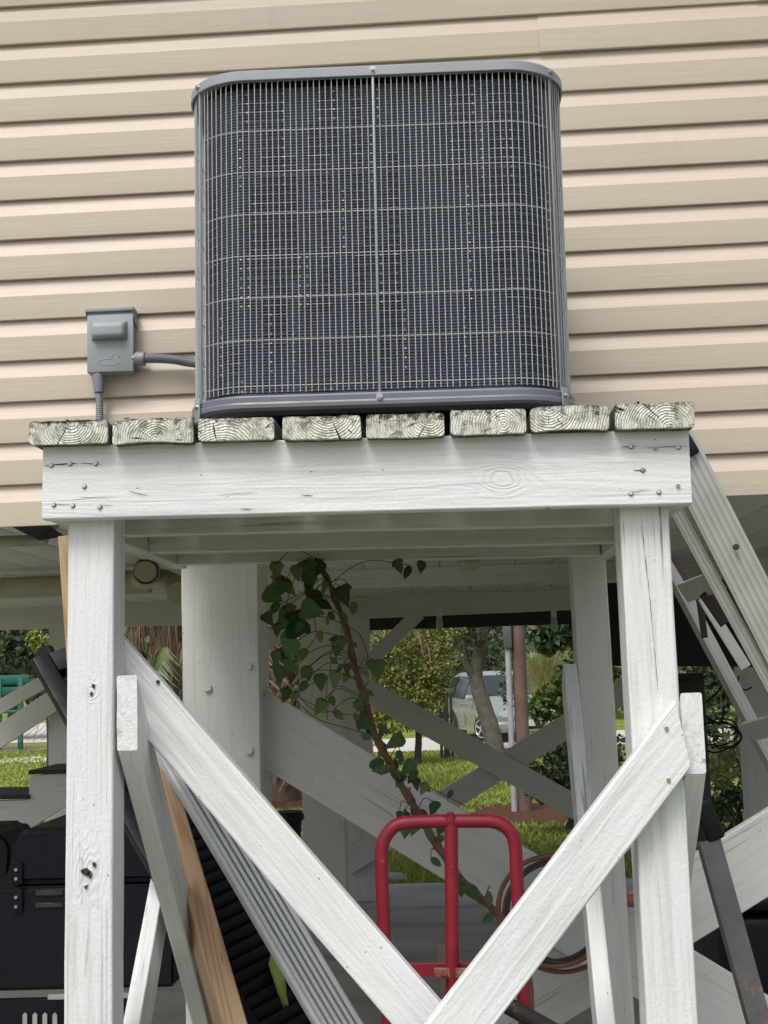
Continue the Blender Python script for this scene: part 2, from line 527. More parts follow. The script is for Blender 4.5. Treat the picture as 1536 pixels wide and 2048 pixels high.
def m_pine():
    g = N('bare_pine')
    st = g.noise(g.obj((1.1, 14, 14)), 1.0, 2, 0.5, 0.6)
    rw = g.math('MULTIPLY_ADD', g.math('SINE', g.math('MULTIPLY', st, 55.0)), 0.5, 0.5)
    fine = g.noise(g.obj((3, 120, 120)), 1.0, 4, 0.6)
    c = g.mix(g.ramp(rw, [(0.0, 1.0), (0.45, 0.0)]), (0.46, 0.325, 0.200), (0.34, 0.215, 0.115))
    c = g.mix(g.math('MULTIPLY', fine, 0.35), c, (0.33, 0.21, 0.11))
    kn = g.ramp(g.noise(g.obj((7, 30, 30)), 1.0, 3, 0.6), [(0.68, 0.0), (0.74, 0.85)])
    c = g.mix(kn, c, (0.09, 0.055, 0.03))
    return g.out(c, 0.65, g.bump(fine, 0.3, 0.0015), 0.3)

def m_ground():
    g = N('lawn')
    tc = g.n('ShaderNodeTexCoord'); v = tc.outputs['Object']
    a = g.noise(v, 1.3, 5, 0.65); b = g.noise(v, 26.0, 4, 0.7); d = g.noise(v, 0.35, 4, 0.6)
    c = g.mix(g.ramp(b, [(0.3, 0.0), (0.7, 1.0)]), (0.15, 0.21, 0.04), (0.24, 0.30, 0.06))
    c = g.mix(g.ramp(a, [(0.46, 0.0), (0.66, 0.7)]), c, (0.16, 0.155, 0.05))
    c = g.mix(g.ramp(d, [(0.55, 0.0), (0.68, 0.8)]), c, (0.12, 0.085, 0.045))
    return g.out(c, 0.9, g.bump(b, 0.8, 0.05), 0.1)

def m_mulch():
    g = N('mulch')
    v = g.obj()
    a = g.noise(v, 28, 4, 0.7)
    c = g.mix(g.ramp(a, [(0.35, 0.0), (0.65, 1.0)]), (0.055, 0.030, 0.018), (0.20, 0.105, 0.06))
    return g.out(c, 0.95, g.bump(a, 1.0, 0.06), 0.1)

def m_concrete():
    g = N('concrete_slab_mat')
    v = g.obj()
    a = g.noise(v, 1.2, 5, 0.65); b = g.noise(v, 60, 4, 0.7)
    s = g.noise(g.obj((0.5, 3, 1)), 1.0, 4, 0.6)
    c = g.mix(g.ramp(a, [(0.35, 0.0), (0.65, 1.0)]), (0.40, 0.38, 0.345), (0.28, 0.265, 0.24))
    c = g.mix(g.ramp(s, [(0.5, 0.0), (0.7, 0.6)]), c, (0.12, 0.12, 0.115))
    return g.out(c, 0.75, g.bump(b, 0.4, 0.003), 0.12)

def m_rust(name, base, rust=0.35, rough=0.4, metal=0.3):
    g = N(name)
    v = g.obj()
    f = g.ramp(g.noise(v, 9, 6, 0.7), [(0.66-rust*0.22, 0.0), (0.74-rust*0.2, 1.0)])
    rc = g.mix(g.ramp(g.noise(v, 80, 3), [(0.35, 0.0), (0.65, 1.0)]), (0.16, 0.07, 0.03), (0.30, 0.23, 0.15))
    b2 = g.mix(g.ramp(g.noise(v, 25, 4), [(0.3, 0.0), (0.7, 1.0)]), base, tuple(x*0.75 for x in base))
    fl = g.ramp(g.noise(v, 140, 2), [(0.69, 0.0), (0.74, 0.5)])
    b2 = g.mix(fl, b2, (0.30, 0.22, 0.18))
    c = g.mix(f, b2, rc)
    return g.out(c, g.ramp(f, [(0.0, rough), (1.0, 0.85)]), g.bump(g.noise(v, 120, 4), 0.25, 0.001), 0.5, metal)

WHITE = m_paint('white_paint', (0.735, 0.748, 0.752), 0.8, 0.7, 0.10, 0.45, (0.50, 0.55, 0.46))
WHITE_FA = m_paint('white_paint_knotty', (0.745, 0.758, 0.762), 0.65, 0.7, 0.08, 0.36, (0.50, 0.55, 0.46), knots=((0.871, -0.017, 0.026),))
WHITE_PK = m_paint('white_paint_knotty_post', (0.745, 0.753, 0.772), 0.75, 0.2, 0.06, 0.36, (0.50, 0.55, 0.46), knots=((2.005-P(174, 1745, 2.44).z, -0.002, 0.030), (2.005-P(186, 1385, 2.44).z, 0.004, 0.011)))
WHITE_R = m_paint('white_paint_rough', (0.745, 0.755, 0.766), 0.75, 0.5, 0.08, 0.36, (0.50, 0.55, 0.46))
WHITE_G = m_paint('white_paint_mildew', (0.66, 0.67, 0.63), 0.5, 0.6, 0.25, 0.35, (0.42, 0.43, 0.33))
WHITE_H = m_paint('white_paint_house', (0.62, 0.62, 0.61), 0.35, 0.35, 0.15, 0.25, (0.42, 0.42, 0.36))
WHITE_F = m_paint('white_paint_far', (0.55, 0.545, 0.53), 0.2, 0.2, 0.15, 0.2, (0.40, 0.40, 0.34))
ENDG = m_endgrain('weathered_end_grain', 0.26)
ENDG_D = m_endgrain('rotten_end_grain', 0.42)
SIDING = m_siding()
SOFFIT = m_simple('soffit_vinyl', (0.60, 0.60, 0.59), 0.55, 0.05)
GREYPAINT = m_simple('grey_metal_paint', (0.285, 0.310, 0.350), 0.38, 0.06, 8, 0.10, 260)
GREYDARK = m_simple('dark_grey_metal_paint', (0.155, 0.165, 0.20), 0.40, 0.08, 8, 0.10, 260)
WIRE = m_simple('coated_wire', (0.43, 0.445, 0.475), 0.42, 0.06, 30, 0.05)
BLACKIN = m_simple('dark_inside', (0.012, 0.013, 0.018), 0.7)
COIL = m_coil()
ZINC = m_simple('zinc_screw', (0.50, 0.50, 0.48), 0.35, 0.1, 60, 0.1, 300, 0.85)
SCREWP = m_simple('painted_over_screw', (0.66, 0.66, 0.62), 0.55, 0.15, 300, 0.3, 600)
SCREWB = m_simple('bare_brass_screw', (0.46, 0.38, 0.22), 0.45, 0.2, 300, 0.3, 600, 0.4)
HOLE = m_simple('screw_hole_shadow', (0.05, 0.045, 0.04), 0.9)
BOXGREY = m_simple('box_grey_paint', (0.300, 0.335, 0.360), 0.5, 0.06, 20, 0.25, 420)
CONDUIT = m_simple('grey_conduit', (0.150, 0.155, 0.185), 0.42, 0.06, 20, 0.08)
CONN = m_simple('grey_fitting', (0.235, 0.245, 0.275), 0.5, 0.06, 20, 0.1)
RED = m_rust('red_enamel', (0.26, 0.010, 0.026), 0.12, 0.5, 0.0)
RUSTY = m_rust('rusted_red_plate', (0.27, 0.016, 0.025), 0.85, 0.5, 0.1)
STEEL = m_rust('grey_steel_rust', (0.145, 0.145, 0.155), 0.60, 0.45, 0.3)
ALU = m_simple('dull_aluminium', (0.50, 0.495, 0.475), 0.5, 0.10, 9, 0.15, 150, 0.35)
ALUD = m_simple('aluminium_channel', (0.36, 0.35, 0.34), 0.5, 0.10, 9, 0.15, 150, 0.35)
SPREAD = m_simple('brown_spreader_bar', (0.045, 0.032, 0.030), 0.5)
BLACKP = m_simple('black_plastic', (0.006, 0.007, 0.011), 0.5, 0.1, 12, 0.1, spec=0.25)
BLACKM = m_simple('black_enamel', (0.006, 0.007, 0.012), 0.5, 0.1, 12, 0.1, 300, spec=0.2)
PANELG = m_simple('grey_ribbed_metal', (0.46, 0.48, 0.485), 0.42, 0.06, 14, 0.1, 200, 0.2)
PINE = m_pine()
PVC = m_simple('aged_pvc', (0.42, 0.40, 0.28), 0.5, 0.14, 6, 0.1)
VSTEM = m_simple('vine_bark', (0.20, 0.095, 0.055), 0.7, 0.2, 40, 0.6, 150, c2=(0.10, 0.055, 0.035), dist=0.003)
TENDRIL = m_simple('vine_tendril', (0.075, 0.055, 0.035), 0.7)
VLEAF = m_vineleaf()
COPPER = m_simple('brown_hose', (0.24, 0.105, 0.06), 0.42, 0.15)
GROUND = m_ground(); MULCH = m_mulch(); CONCRETE = m_concrete()
SANDROAD = m_simple('pale_road', (0.55, 0.52, 0.48), 0.9, 0.1, 3, 0.5, 40, dist=0.02)
BARK = m_simple('grey_bark', (0.17, 0.155, 0.125), 0.85, 0.25, 7, 0.9, 30, c2=(0.085, 0.085, 0.05), dist=0.03)
BARKD = m_simple('dark_bark', (0.07, 0.06, 0.045), 0.9, 0.2, 7, 0.8, 30, dist=0.03)
POLEW = m_simple('weathered_pole_wood', (0.19, 0.125, 0.105), 0.85, 0.2, 5, 0.5, 60, c2=(0.10, 0.06, 0.05), dist=0.01)
DKWOOD = m_simple('dark_weathered_timber', (0.075, 0.06, 0.05), 0.85, 0.2, 9, 0.4, 80)
CARP = m_simple('pale_green_grey_car_paint', (0.36, 0.40, 0.375), 0.25, 0.03, 3, 0.0, metal=0.45)
GLASS = m_simple('dark_car_glass', (0.03, 0.04, 0.045), 0.06, 0.05, 3, 0.0)
TYRE = m_simple('tyre_rubber', (0.02, 0.02, 0.02), 0.8)
CHROME = m_simple('wheel_alloy', (0.62, 0.62, 0.62), 0.25, 0.05, 5, 0.02, metal=0.9)
LAMPG = m_simple('headlight_glass', (0.62, 0.60, 0.52), 0.15, 0.05)
TEAL = m_simple('teal_plastic', (0.012, 0.12, 0.09), 0.45)
LIME = m_simple('lime_cloth', (0.30, 0.42, 0.10), 0.8, 0.12, 30, 0.3)
BULB = m_simple('clear_bulb_glass', (0.40, 0.40, 0.37), 0.15)
CREAM = m_simple('cream_fixture', (0.50, 0.47, 0.36), 0.5)
WIREG = m_simple('galvanised_wire', (0.35, 0.34, 0.32), 0.5, metal=0.5)
STRAW = m_leaf('dead_palm_frond', [(0.07, 0.04, 0.027), (0.17, 0.105, 0.07), (0.33, 0.23, 0.165), (0.11, 0.065, 0.042)], 0.8, 0.1, 0.1)
BOOT = m_simple('palm_boot', (0.42, 0.33, 0.25), 0.85, 0.25, 20, 0.5, 80, c2=(0.20, 0.14, 0.10))
L_DARK = m_leaf('dark_foliage', [(0.022, 0.040, 0.016), (0.040, 0.065, 0.024), (0.060, 0.090, 0.035), (0.028, 0.048, 0.022)])
L_OLIVE = m_leaf('olive_yellow_foliage', [(0.065, 0.085, 0.022), (0.145, 0.155, 0.035), (0.31, 0.27, 0.065), (0.08, 0.105, 0.028), (0.21, 0.20, 0.05)])
L_MID = m_leaf('green_foliage', [(0.045, 0.085, 0.022), (0.095, 0.155, 0.038), (0.15, 0.21, 0.06), (0.06, 0.105, 0.035)])
L_GLOSS = m_leaf('glossy_green_foliage', [(0.020, 0.045, 0.016), (0.038, 0.078, 0.028), (0.065, 0.11, 0.045), (0.022, 0.05, 0.018)], 0.28, 0.08, 0.6)
L_PALE = m_leaf('pale_grass_blade', [(0.14, 0.18, 0.05), (0.28, 0.26, 0.11), (0.42, 0.36, 0.20), (0.20, 0.22, 0.08)], 0.6, 0.2, 0.2)
L_YEL = m_leaf('yellow_green_foliage', [(0.14, 0.19, 0.03), (0.30, 0.36, 0.08), (0.20, 0.26, 0.05), (0.09, 0.13, 0.02)])
GRASSB = m_leaf('grass_blade', [(0.14, 0.20, 0.03), (0.23, 0.31, 0.05), (0.32, 0.39, 0.08), (0.25, 0.22, 0.10)], 0.6, 0.25, 0.2)

# ------------------------------------------------------------------ setting: ground
def sheet(name, pts, mat, z):
    me = pyme([(p[0], p[1], z) for p in pts], [tuple(range(len(pts)))])
    o = put(name, me, mat); o['kind'] = 'structure'
    return o
sheet('ground', [(-250, -60), (250, -60), (250, 400), (-250, 400)], GROUND, -0.06)
def blob(cx, cy, rx, ry, n=40, amp=0.2, seed=0):
    out = []
    for i in range(n):
        a = 2*math.pi*i/n
        k = 1+amp*mnoise.noise(Vector((math.cos(a)*1.5+seed, math.sin(a)*1.5, seed*3.1)))*2
        out.append((cx+rx*k*math.cos(a), cy+ry*k*math.sin(a)))
    return out
sl = put('concrete_slab', box_me(11.0, 6.9, 0.30, 0.01), CONCRETE, None, Matrix.Translation((0.4, 3.35+3.45, -0.15))); sl['kind'] = 'structure'
sheet('driveway', [(-10, 28.0), (-1.0, 28.2), (3.0, 28.6), (9, 29.3), (9, 36), (-3, 33.5), (-1.0, 30.6), (-10, 30.2)], SANDROAD, -0.052)
sheet('road', [(-90, 37.5), (-6.5, 37.5), (-6.5, 56), (-90, 60)], SANDROAD, -0.050)
sheet('gravel_strip', [(-40, 33.4), (-5.8, 33.2), (-5.8, 35.0), (-40, 35.4)], m_simple('brown_gravel', (0.27, 0.20, 0.16), 0.95, 0.2, 6, 0.8, 40, dist=0.03), -0.050)
sheet('bounce_sheet', [(-9, -9), (9, -9), (9, 3.32), (-9, 3.32)], m_simple('bounce_sheet_grey', (0.20, 0.21, 0.165), 0.95, 0.12, 5, 0.6, 60, dist=0.01), -0.055)  # unseen sheet added near the camera, toned to set bounce under the deck
pp = G(1050, 1612); tt = G(985, 1497); pm = G(570, 1592)
sheet('mulch_bed', blob(pp.x+0.35, pp.y-0.3, 1.25, 1.3, seed=2), MULCH, -0.054)
sheet('mulch_ring', blob(tt.x+0.4, tt.y-1.0, 1.4, 1.5, seed=5), MULCH, -0.054)
sheet('palm_bed', blob(pm.x, pm.y, 1.6, 1.5, seed=9), MULCH, -0.055)

# short grass in the part of the lawn nearest the slab: nobody could count it
def blades(name, n, xr, yr, h, mat, skip=None):
    x = rng.uniform(*xr, n); y = yr[0]+(yr[1]-yr[0])*rng.random(n)**1.6
    if skip is not None:
        k = ~skip(x, y); x = x[k]; y = y[k]; n = len(x)
    a = rng.uniform(0, 2*np.pi, n); hh = h*rng.uniform(0.5, 1.4, n); w = 0.006+0.006*rng.random(n)+0.0006*y
    tx = rng.normal(0, 0.6, n)*hh; ty = rng.normal(0, 0.6, n)*hh
    V = np.zeros((n, 3, 3))
    V[:, 0] = np.c_[x-w*np.cos(a), y-w*np.sin(a), np.full(n, -0.062)]
    V[:, 1] = np.c_[x+w*np.cos(a), y+w*np.sin(a), np.full(n, -0.062)]
    V[:, 2] = np.c_[x+tx, y+ty, -0.06+hh]
    o = put(name, tri_me(V), mat); o['kind'] = 'stuff'
    return o
def tri_me(V):
    n, k = V.shape[:2]
    me = bpy.data.meshes.new('mesh')
    me.vertices.add(n*k); me.loops.add(n*k); me.polygons.add(n)
    me.vertices.foreach_set('co', V.reshape(-1).astype(np.float32))
    me.loops.foreach_set('vertex_index', np.arange(n*k, dtype=np.int32))
    me.polygons.foreach_set('loop_start', np.arange(0, n*k, k, dtype=np.int32))
    me.polygons.foreach_set('loop_total', np.full(n, k, dtype=np.int32))
    me.update(calc_edges=True)
    return me
def skipmulch(x, y):
    r = rng.random(len(x))
    return (((x-pp.x-0.35)/1.3)**2+((y-pp.y+0.3)/1.35)**2 < 0.6+r*0.6) | (((x-pm.x)/1.6)**2+((y-pm.y)/1.5)**2 < 0.7+r*0.5) | (((x-tt.x-.4)/1.4)**2+((y-tt.y+1)/1.5)**2 < 0.7+r*0.5)
blades('grass', 60000, (-2.4, 3.2), (10.27, 27.8), 0.055, GRASSB, skipmulch)
blades('grass', 26000, (-11, -3.6), (10.3, 33.0), 0.055, GRASSB, skipmulch)

# ------------------------------------------------------------------ house on piers
house = thing('raised_house', 'raised house in tan lap siding on braced white timber piers', 'house', (0, 3.66, 0))
WY = 3.65
ZB, SLOPE, XREF, PITCHZ = 2.051, 0.0075, -1.265, 0.1218
def zrow(i, x): return ZB + i*PITCHZ + (SLOPE)*(x-XREF)
def siding_me(x0, x1, seed):
    prof = [(0.0035, 0.0045), (-0.0030, 0.0012), (-0.0105, 0.0), (-0.0128, 0.0016), (-0.0133, 0.0050), (-0.0146, 0.040), (-0.0158, 0.0700), (-0.0150, 0.0730), (-0.0090, 0.0880), (-0.0045, 0.104), (-0.0012, 0.121), (0.001, 0.1285)]
    n = int((x1-x0)/0.09)+2
    V = []; F = []; m = len(prof)
    for i in range(n+1):
        x = x0+(x1-x0)*i/n
        for (y, z) in prof:
            wv = mnoise.noise(Vector((x*1.7, z*5, seed*3.3)))*0.0012 + mnoise.noise(Vector((x*0.5, 0, seed*7.7)))*0.0018
            V.append((x, y*1.12+wv*(0.4 if z > 0.1 else 1), z+SLOPE*(x-XREF)+mnoise.noise(Vector((x*0.8, 3, seed)))*0.0008))
    for i in range(n):
        for j in range(m-1):
            a = i*m+j
            F.append((a, a+m, a+m+1, a+1))
    return auto_smooth(pyme(V, F), 13)
for i in range(0, 22):
    cuts = [-3.6, 3.6]
    if i == 11: cuts = [-3.6, P(1079, 116, WY).x, 3.6]
    if i == 12: cuts = [-3.6, P(1512, 10, WY).x, 3.6]
    if i == 14: cuts = [-3.6, -1.1, 3.6]
    for k in range(len(cuts)-1):
        a, b = cuts[k], cuts[k+1]
        o = put('siding_panel', siding_me(a, b+(0.02 if k < len(cuts)-2 else 0), i+k*31), SIDING, house, Matrix.Translation((0, WY-(0.0028 if k else 0), ZB+i*PITCHZ)))
CZ = 2.17
# sheathing behind the siding, the far walls and the roof
box('wall', (-3.6, WY+0.006, 2.075), (3.6, WY+0.04, 4.72), m_simple('sheathing', (0.25, 0.22, 0.18)), house, 0)
box('wall', (-3.6, 10.0, 2.18), (3.6, 10.06, 4.70), SIDING, house, 0)
for sx_ in (-3.6, 3.54): box('wall', (sx_, WY+0.042, 2.18), (sx_+0.06, 9.998, 4.70), SIDING, house, 0)
put('roof', pyme([(-4, 3.1, 4.66), (4, 3.1, 4.66), (4, 6.85, 6.2), (-4, 6.85, 6.2), (-4, 10.6, 4.66), (4, 10.6, 4.66), (-4, 3.1, 4.78), (4, 3.1, 4.78), (4, 6.85, 6.32), (-4, 6.85, 6.32), (-4, 10.6, 4.78), (4, 10.6, 4.78)],
    [(0, 3, 2, 1), (3, 4, 5, 2), (6, 7, 8, 9), (9, 8, 11, 10), (0, 1, 7, 6), (4, 10, 11, 5), (0, 6, 9, 3), (3, 9, 10, 4), (1, 2, 8, 7), (2, 5, 11, 8)]), m_simple('brown_shingles', (0.10, 0.085, 0.075), 0.9), house)
# grooved soffit boards, running away from the front wall
sbm = box_me(0.196, 6.28, 0.018, 0.004)
k = -3.5
while k < 3.6:
    put('soffit_board', sbm, SOFFIT, house, Matrix.Translation((k, WY+0.05+3.14, CZ+0.009)))
    k += 0.2
box('rim_board', (-3.55, WY+0.042, 2.09), (3.55, WY+0.078, CZ-0.002), WHITE_F, house)
# hole in the torn soffit, left: its shade coloured as a near-black sheet
tb = P(62, 1062, 3.72)
put('torn_hole_dark', pyme([(tb.x-0.05, 3.70, tb.z+.012), (tb.x+0.055, 3.70, tb.z+.014), (tb.x+0.06, 3.86, tb.z-0.003), (tb.x-0.04, 3.86, tb.z-.004), (tb.x, 3.80, tb.z-0.02)], [(0, 1, 4), (1, 2, 4), (2, 3, 4), (3, 0, 4)]), BLACKIN, house)
a = P(-30, 1084, 3.95); b = P(88, 1080, 3.95)
tube('vent_pipe', [a, b, b+Vector((0.015, 0.06, 0.06))], 0.018, PVC, house, 10)
# beams under the floor
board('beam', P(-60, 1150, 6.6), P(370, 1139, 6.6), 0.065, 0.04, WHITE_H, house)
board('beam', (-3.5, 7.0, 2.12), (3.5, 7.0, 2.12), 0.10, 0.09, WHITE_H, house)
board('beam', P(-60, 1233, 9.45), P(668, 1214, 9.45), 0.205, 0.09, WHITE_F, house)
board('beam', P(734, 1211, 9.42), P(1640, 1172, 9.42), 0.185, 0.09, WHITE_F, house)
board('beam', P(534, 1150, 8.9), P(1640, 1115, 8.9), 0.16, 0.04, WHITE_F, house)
box('eave_board', (P(735, 1240, 10.1).x, 10.10, 1.945), (3.4, 10.14, 2.10), m_simple('dark_brown_eave', (0.035, 0.024, 0.022), 0.8), house)
# piers
def pier(px0, px1, py, Y, top, parent=house, mat=WHITE_H, depth=None, bot=0.0):
    a = P(px0, py, Y).x; b = P(px1, py, Y).x
    w = b-a; c = (a+b)/2
    return board('pier', (c, Y, bot), (c, Y, top), w, depth or w, mat, parent, bev=0.003, jit=0.0010)
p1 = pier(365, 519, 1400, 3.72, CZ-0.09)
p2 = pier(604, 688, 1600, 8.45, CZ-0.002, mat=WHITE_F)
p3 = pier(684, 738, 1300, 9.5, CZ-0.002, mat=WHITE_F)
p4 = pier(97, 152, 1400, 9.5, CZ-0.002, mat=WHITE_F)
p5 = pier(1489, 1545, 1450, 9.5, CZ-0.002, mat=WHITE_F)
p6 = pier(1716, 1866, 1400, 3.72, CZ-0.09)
# bolts in the near pier
for (px, py) in ((416, 1375), (497, 1332), (498, 1500)):
    q = P(px, py, 3.72)
    b_ = cyl('bolt_head', q+Vector((0, 0.002, 0)), q-Vector((0, 0.008, 0)), 0.0115, WHITE_H, p1, 6)
# big cross braces between the near piers
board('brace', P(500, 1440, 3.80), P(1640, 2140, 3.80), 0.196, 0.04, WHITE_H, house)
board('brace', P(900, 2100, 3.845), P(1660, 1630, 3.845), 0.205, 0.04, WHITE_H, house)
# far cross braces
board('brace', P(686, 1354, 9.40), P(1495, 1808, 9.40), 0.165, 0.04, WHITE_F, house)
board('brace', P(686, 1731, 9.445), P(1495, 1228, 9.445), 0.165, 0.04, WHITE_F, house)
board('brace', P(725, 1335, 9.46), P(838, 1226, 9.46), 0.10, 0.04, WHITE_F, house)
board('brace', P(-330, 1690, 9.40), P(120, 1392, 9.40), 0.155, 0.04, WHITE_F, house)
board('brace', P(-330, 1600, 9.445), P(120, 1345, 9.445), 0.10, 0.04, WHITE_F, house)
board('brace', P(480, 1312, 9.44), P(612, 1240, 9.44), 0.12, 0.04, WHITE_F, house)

# stair stringer behind the left pier
st = thing('back_stairs', 'white stair stringer with dark treads beyond the left pier', 'stairs', P(40, 1660, 7.2))
def prism(name, poly, Y, t, mat, parent, bev=0):
    """polygon of pixel points laid on the plane y=Y, given real thickness t"""
    n = len(poly)
    f = [P(x, y, Y) for x, y in poly]; bk = [p+Vector((0, t, 0)) for p in f]
    return put(name, pyme(f+bk, [tuple(range(n-1, -1, -1)), tuple(range(n, 2*n))]+[(i, (i+1) % n, n+(i+1) % n, n+i) for i in range(n)]), mat, parent)
prism('stringer', [(-80, 1604), (58, 1600), (59, 1553), (97, 1549), (150, 1545), (150, 1600), (24, 1680), (-80, 1740)], 7.2, 0.045, WHITE_H, st)
for (x0, x1, y) in ((57, 150, 1545), (-90, 58, 1596)):
    a = P(x0, y, 7.18); b = P(x1, y-2, 7.18)
    put('tread', lumber_me((b-a).length, 0.022, 0.55, seed=x1), m_simple('dark_tread_%d' % x1, (0.03, 0.03, 0.03), 0.8), st, frame(a, b-a, (0, -1, 0)))

# pipework under the floor, left
dp = thing('drain_pipe', 'thick aged cream drain pipe with elbow under the floor', 'pipe', P(200, 1173, 6.3))
cyl('pipe', P(-60, 1179, 6.3), P(268, 1165, 6.3), 0.052, PVC, dp, 20)
cyl('coupling', P(240, 1166, 6.3), P(300, 1162, 6.3), 0.060, PVC, dp, 20)
e1 = P(300, 1155, 6.2)
tube('elbow', smooth_path([P(262, 1163, 6.3), P(300, 1158, 6.25), P(330, 1160, 6.2), P(352, 1172, 6.15)], 5), 0.05, PVC, dp, 16)
cyl('cleanout_hub', P(297, 1146, 6.2), P(292, 1143, 6.02), 0.060, PVC, dp, 24, bev=0.004)
cyl('cleanout_plug', P(292, 1143, 6.025), P(291.6, 1142.7, 6.0), 0.050, PVC, dp, 24, bev=0.004)
V, F = tube_data([P(292, 1143, 6.02)+Vector((0.055*math.cos(q), 0, 0.055*math.sin(q))) for q in np.linspace(0, 2*np.pi, 33)[:-1]], 0.007, 6, True); put('cleanout_ring', pyme(V, F, True), DKWOOD, dp)
cyl('pipe', P(345, 1168, 6.18), P(356, 1185, 6.1), 0.055, PVC, dp, 20)

# string lights along the back beam
sl_ = thing('string_lights', 'thin cable of hanging bulbs strung along the back beam', 'string lights', P(900, 1180, 9.2))
pts = [P(x, y, 9.0) for x, y in ((560, 1163), (640, 1166), (700, 1171), (800, 1180), (880, 1183), (1000, 1185), (1105, 1183), (1200, 1180), (1400, 1172))]
tube('cord', smooth_path(pts), 0.006, WHITE_F, sl_, 6)
for x, y in ((877, 1183), (1106, 1183)):
    a = P(x, y, 9.0); b = P(x+1, y+36, 9.0)
    tube('drop_wire', [a, (a+b)/2, b], 0.006, WHITE_F, sl_, 6)
    cyl('socket', b, b-Vector((0, 0, 0.055)), 0.019, WHITE_F, sl_, 12)
    V, F = [], []
    prof = [(0.017, 0), (0.024, -0.03), (0.026, -0.055), (0.02, -0.085), (0.008, -0.10), (0.0, -0.103)]
    n = 14
    for (r, z) in prof:
        for q in range(n): V.append((r*math.cos(2*math.pi*q/n), r*math.sin(2*math.pi*q/n), z))
    for i in range(len(prof)-1):
        for q in range(n): F.append((i*n+q, i*n+(q+1) % n, (i+1)*n+(q+1) % n, (i+1)*n+q))
    put('bulb', pyme(V, F, True), BULB, sl_, Matrix.Translation(b-Vector((0, 0, 0.055))))
for i in range(8):
    x = 822+i*40
    q = P(x, 1174-i*1.1, 8.88)
    cyl('cord_clip', q, q-Vector((0, 0, 0.022)), 0.006, DKWOOD, sl_, 6)
fx = P(937, 1129, 6.72); fx.z = CZ-0.024
fo = put('porch_light', cyl_me(0.045, 0.048, 24, 0.058, True, 0.008), CREAM, None, Matrix.Translation(fx))
tag(fo, 'small round cream light fixture on the ceiling boards under the house', 'light fixture')

# ------------------------------------------------------------------ the timber stand
stand = thing('timber_stand', 'white painted timber stand holding the air conditioner', 'stand', (-0.14, 2.95, 0))
FY = 2.40
board('fascia_board', P(85, 965.5, FY), P(1380.5, 932.5, FY), 0.1405, 0.038, WHITE_FA, stand, bev=0.003, jit=0.0009, seg=26)
edges = [(58, 215.5, 841, 888), (225.5, 386, 839, 886), (396, 548, 836, 881), (565.5, 721.5, 832, 878.5), (732.5, 888.5, 828, 875), (901, 1052, 819, 868.5), (1061, 1219, 813, 861), (1230.5, 1390, 806, 857)]
for i, (x0, x1, yt, yb) in enumerate(edges):
    BYF = 2.372 - (0.004 if i % 2 else 0)
    a = P(x0, (yt+yb)/2, BYF); b = P(x1, (yt+yb)/2, BYF)
    t = P(x0, yt, BYF).z-P(x0, yb, BYF).z
    c = (a+b)/2
    top = Vector((c.x, c.y, (P((x0+x1)/2, yt, BYF)).z))
    end = Vector((c.x+random.uniform(-.004, .004), 3.60, top.z))
    dk = board('deck_board', top, end, (b-a).length, t-0.001, ENDG_D if i in (4, 0) else ENDG, stand,
               nrm=(0.012, 0, 1), bev=0.0075 if i in (0, 6) else 0.005, jit=0.0014, endjit=0.004, cup=(-0.004 if i in (6, 1) else 0.001))
def ground_line(p, q, z=0.0):
    """extend the line p->q down to height z"""
    return p + (q-p)*((z-p.z)/(q.z-p.z))
def post(x0, y0, x1, y1, Y, w, top_up=0.0, mat=WHITE, t=0.089):
    a = P(x0, y0, Y); b = P(x1, y1, Y)
    b = ground_line(a, b); a = a+Vector((0, 0, top_up))
    return board('post', a, b, w, t, mat, stand, bev=0.004, jit=0.0010, seg=24)
post(182.5, 1046, 176, 2048, 2.4395, 0.0895, 0.10, WHITE_PK)
post(1288, 1020, 1345, 2048, 2.4395, 0.092, 0.10, WHITE)
post(1176, 1118, 1233, 2048, 3.50, 0.093, 0.10, WHITE_H)
# side rails, cross joists
xl = P(83.5, 1000, FY).x; xr = P(1382, 970, FY).x
zl = (P(87, 890, FY).z+P(83, 1041, FY).z)/2; zr = (P(1377, 856, FY).z+P(1384, 1009, FY).z)/2
board('side_rail', (xl+0.001, 2.44, zl), (xl+0.001, 3.60, zl), 0.139, 0.038, WHITE_G, stand, nrm=(-1, 0, 0))
board('side_rail', (xr-0.001, 2.44, zr), (xr-0.001, 3.60, zr), 0.139, 0.038, WHITE_G, stand, nrm=(1, 0, 0))
for Y in (2.72, 3.12, 3.462):
    board('joist', (xl+0.041, Y, zl-0.001), (xr-0.041, Y, zr-0.001), 0.138, 0.036, WHITE_G, stand, jit=0.0008)
# front braces
board('brace', P(203, 1299, 2.531), P(1350, 2628, 2.531), 0.094, 0.036, WHITE_R, stand, bev=0.0035, jit=0.001, seg=24)
A = P(1366, 1468, 2.400); B = P(835, 2163, 2.400); B = A+(B-A)*2.15
dirv = (B-A).normalized()
# top end cut plumb: shear = tan(angle between the board's square end and the vertical)
sh = dirv.x/dirv.z
board('brace', A, B, 0.094, 0.0375, WHITE_R, stand, bev=0.0035, jit=0.001, seg=24, s0=-dirv.x/(-dirv.z) if False else sh)
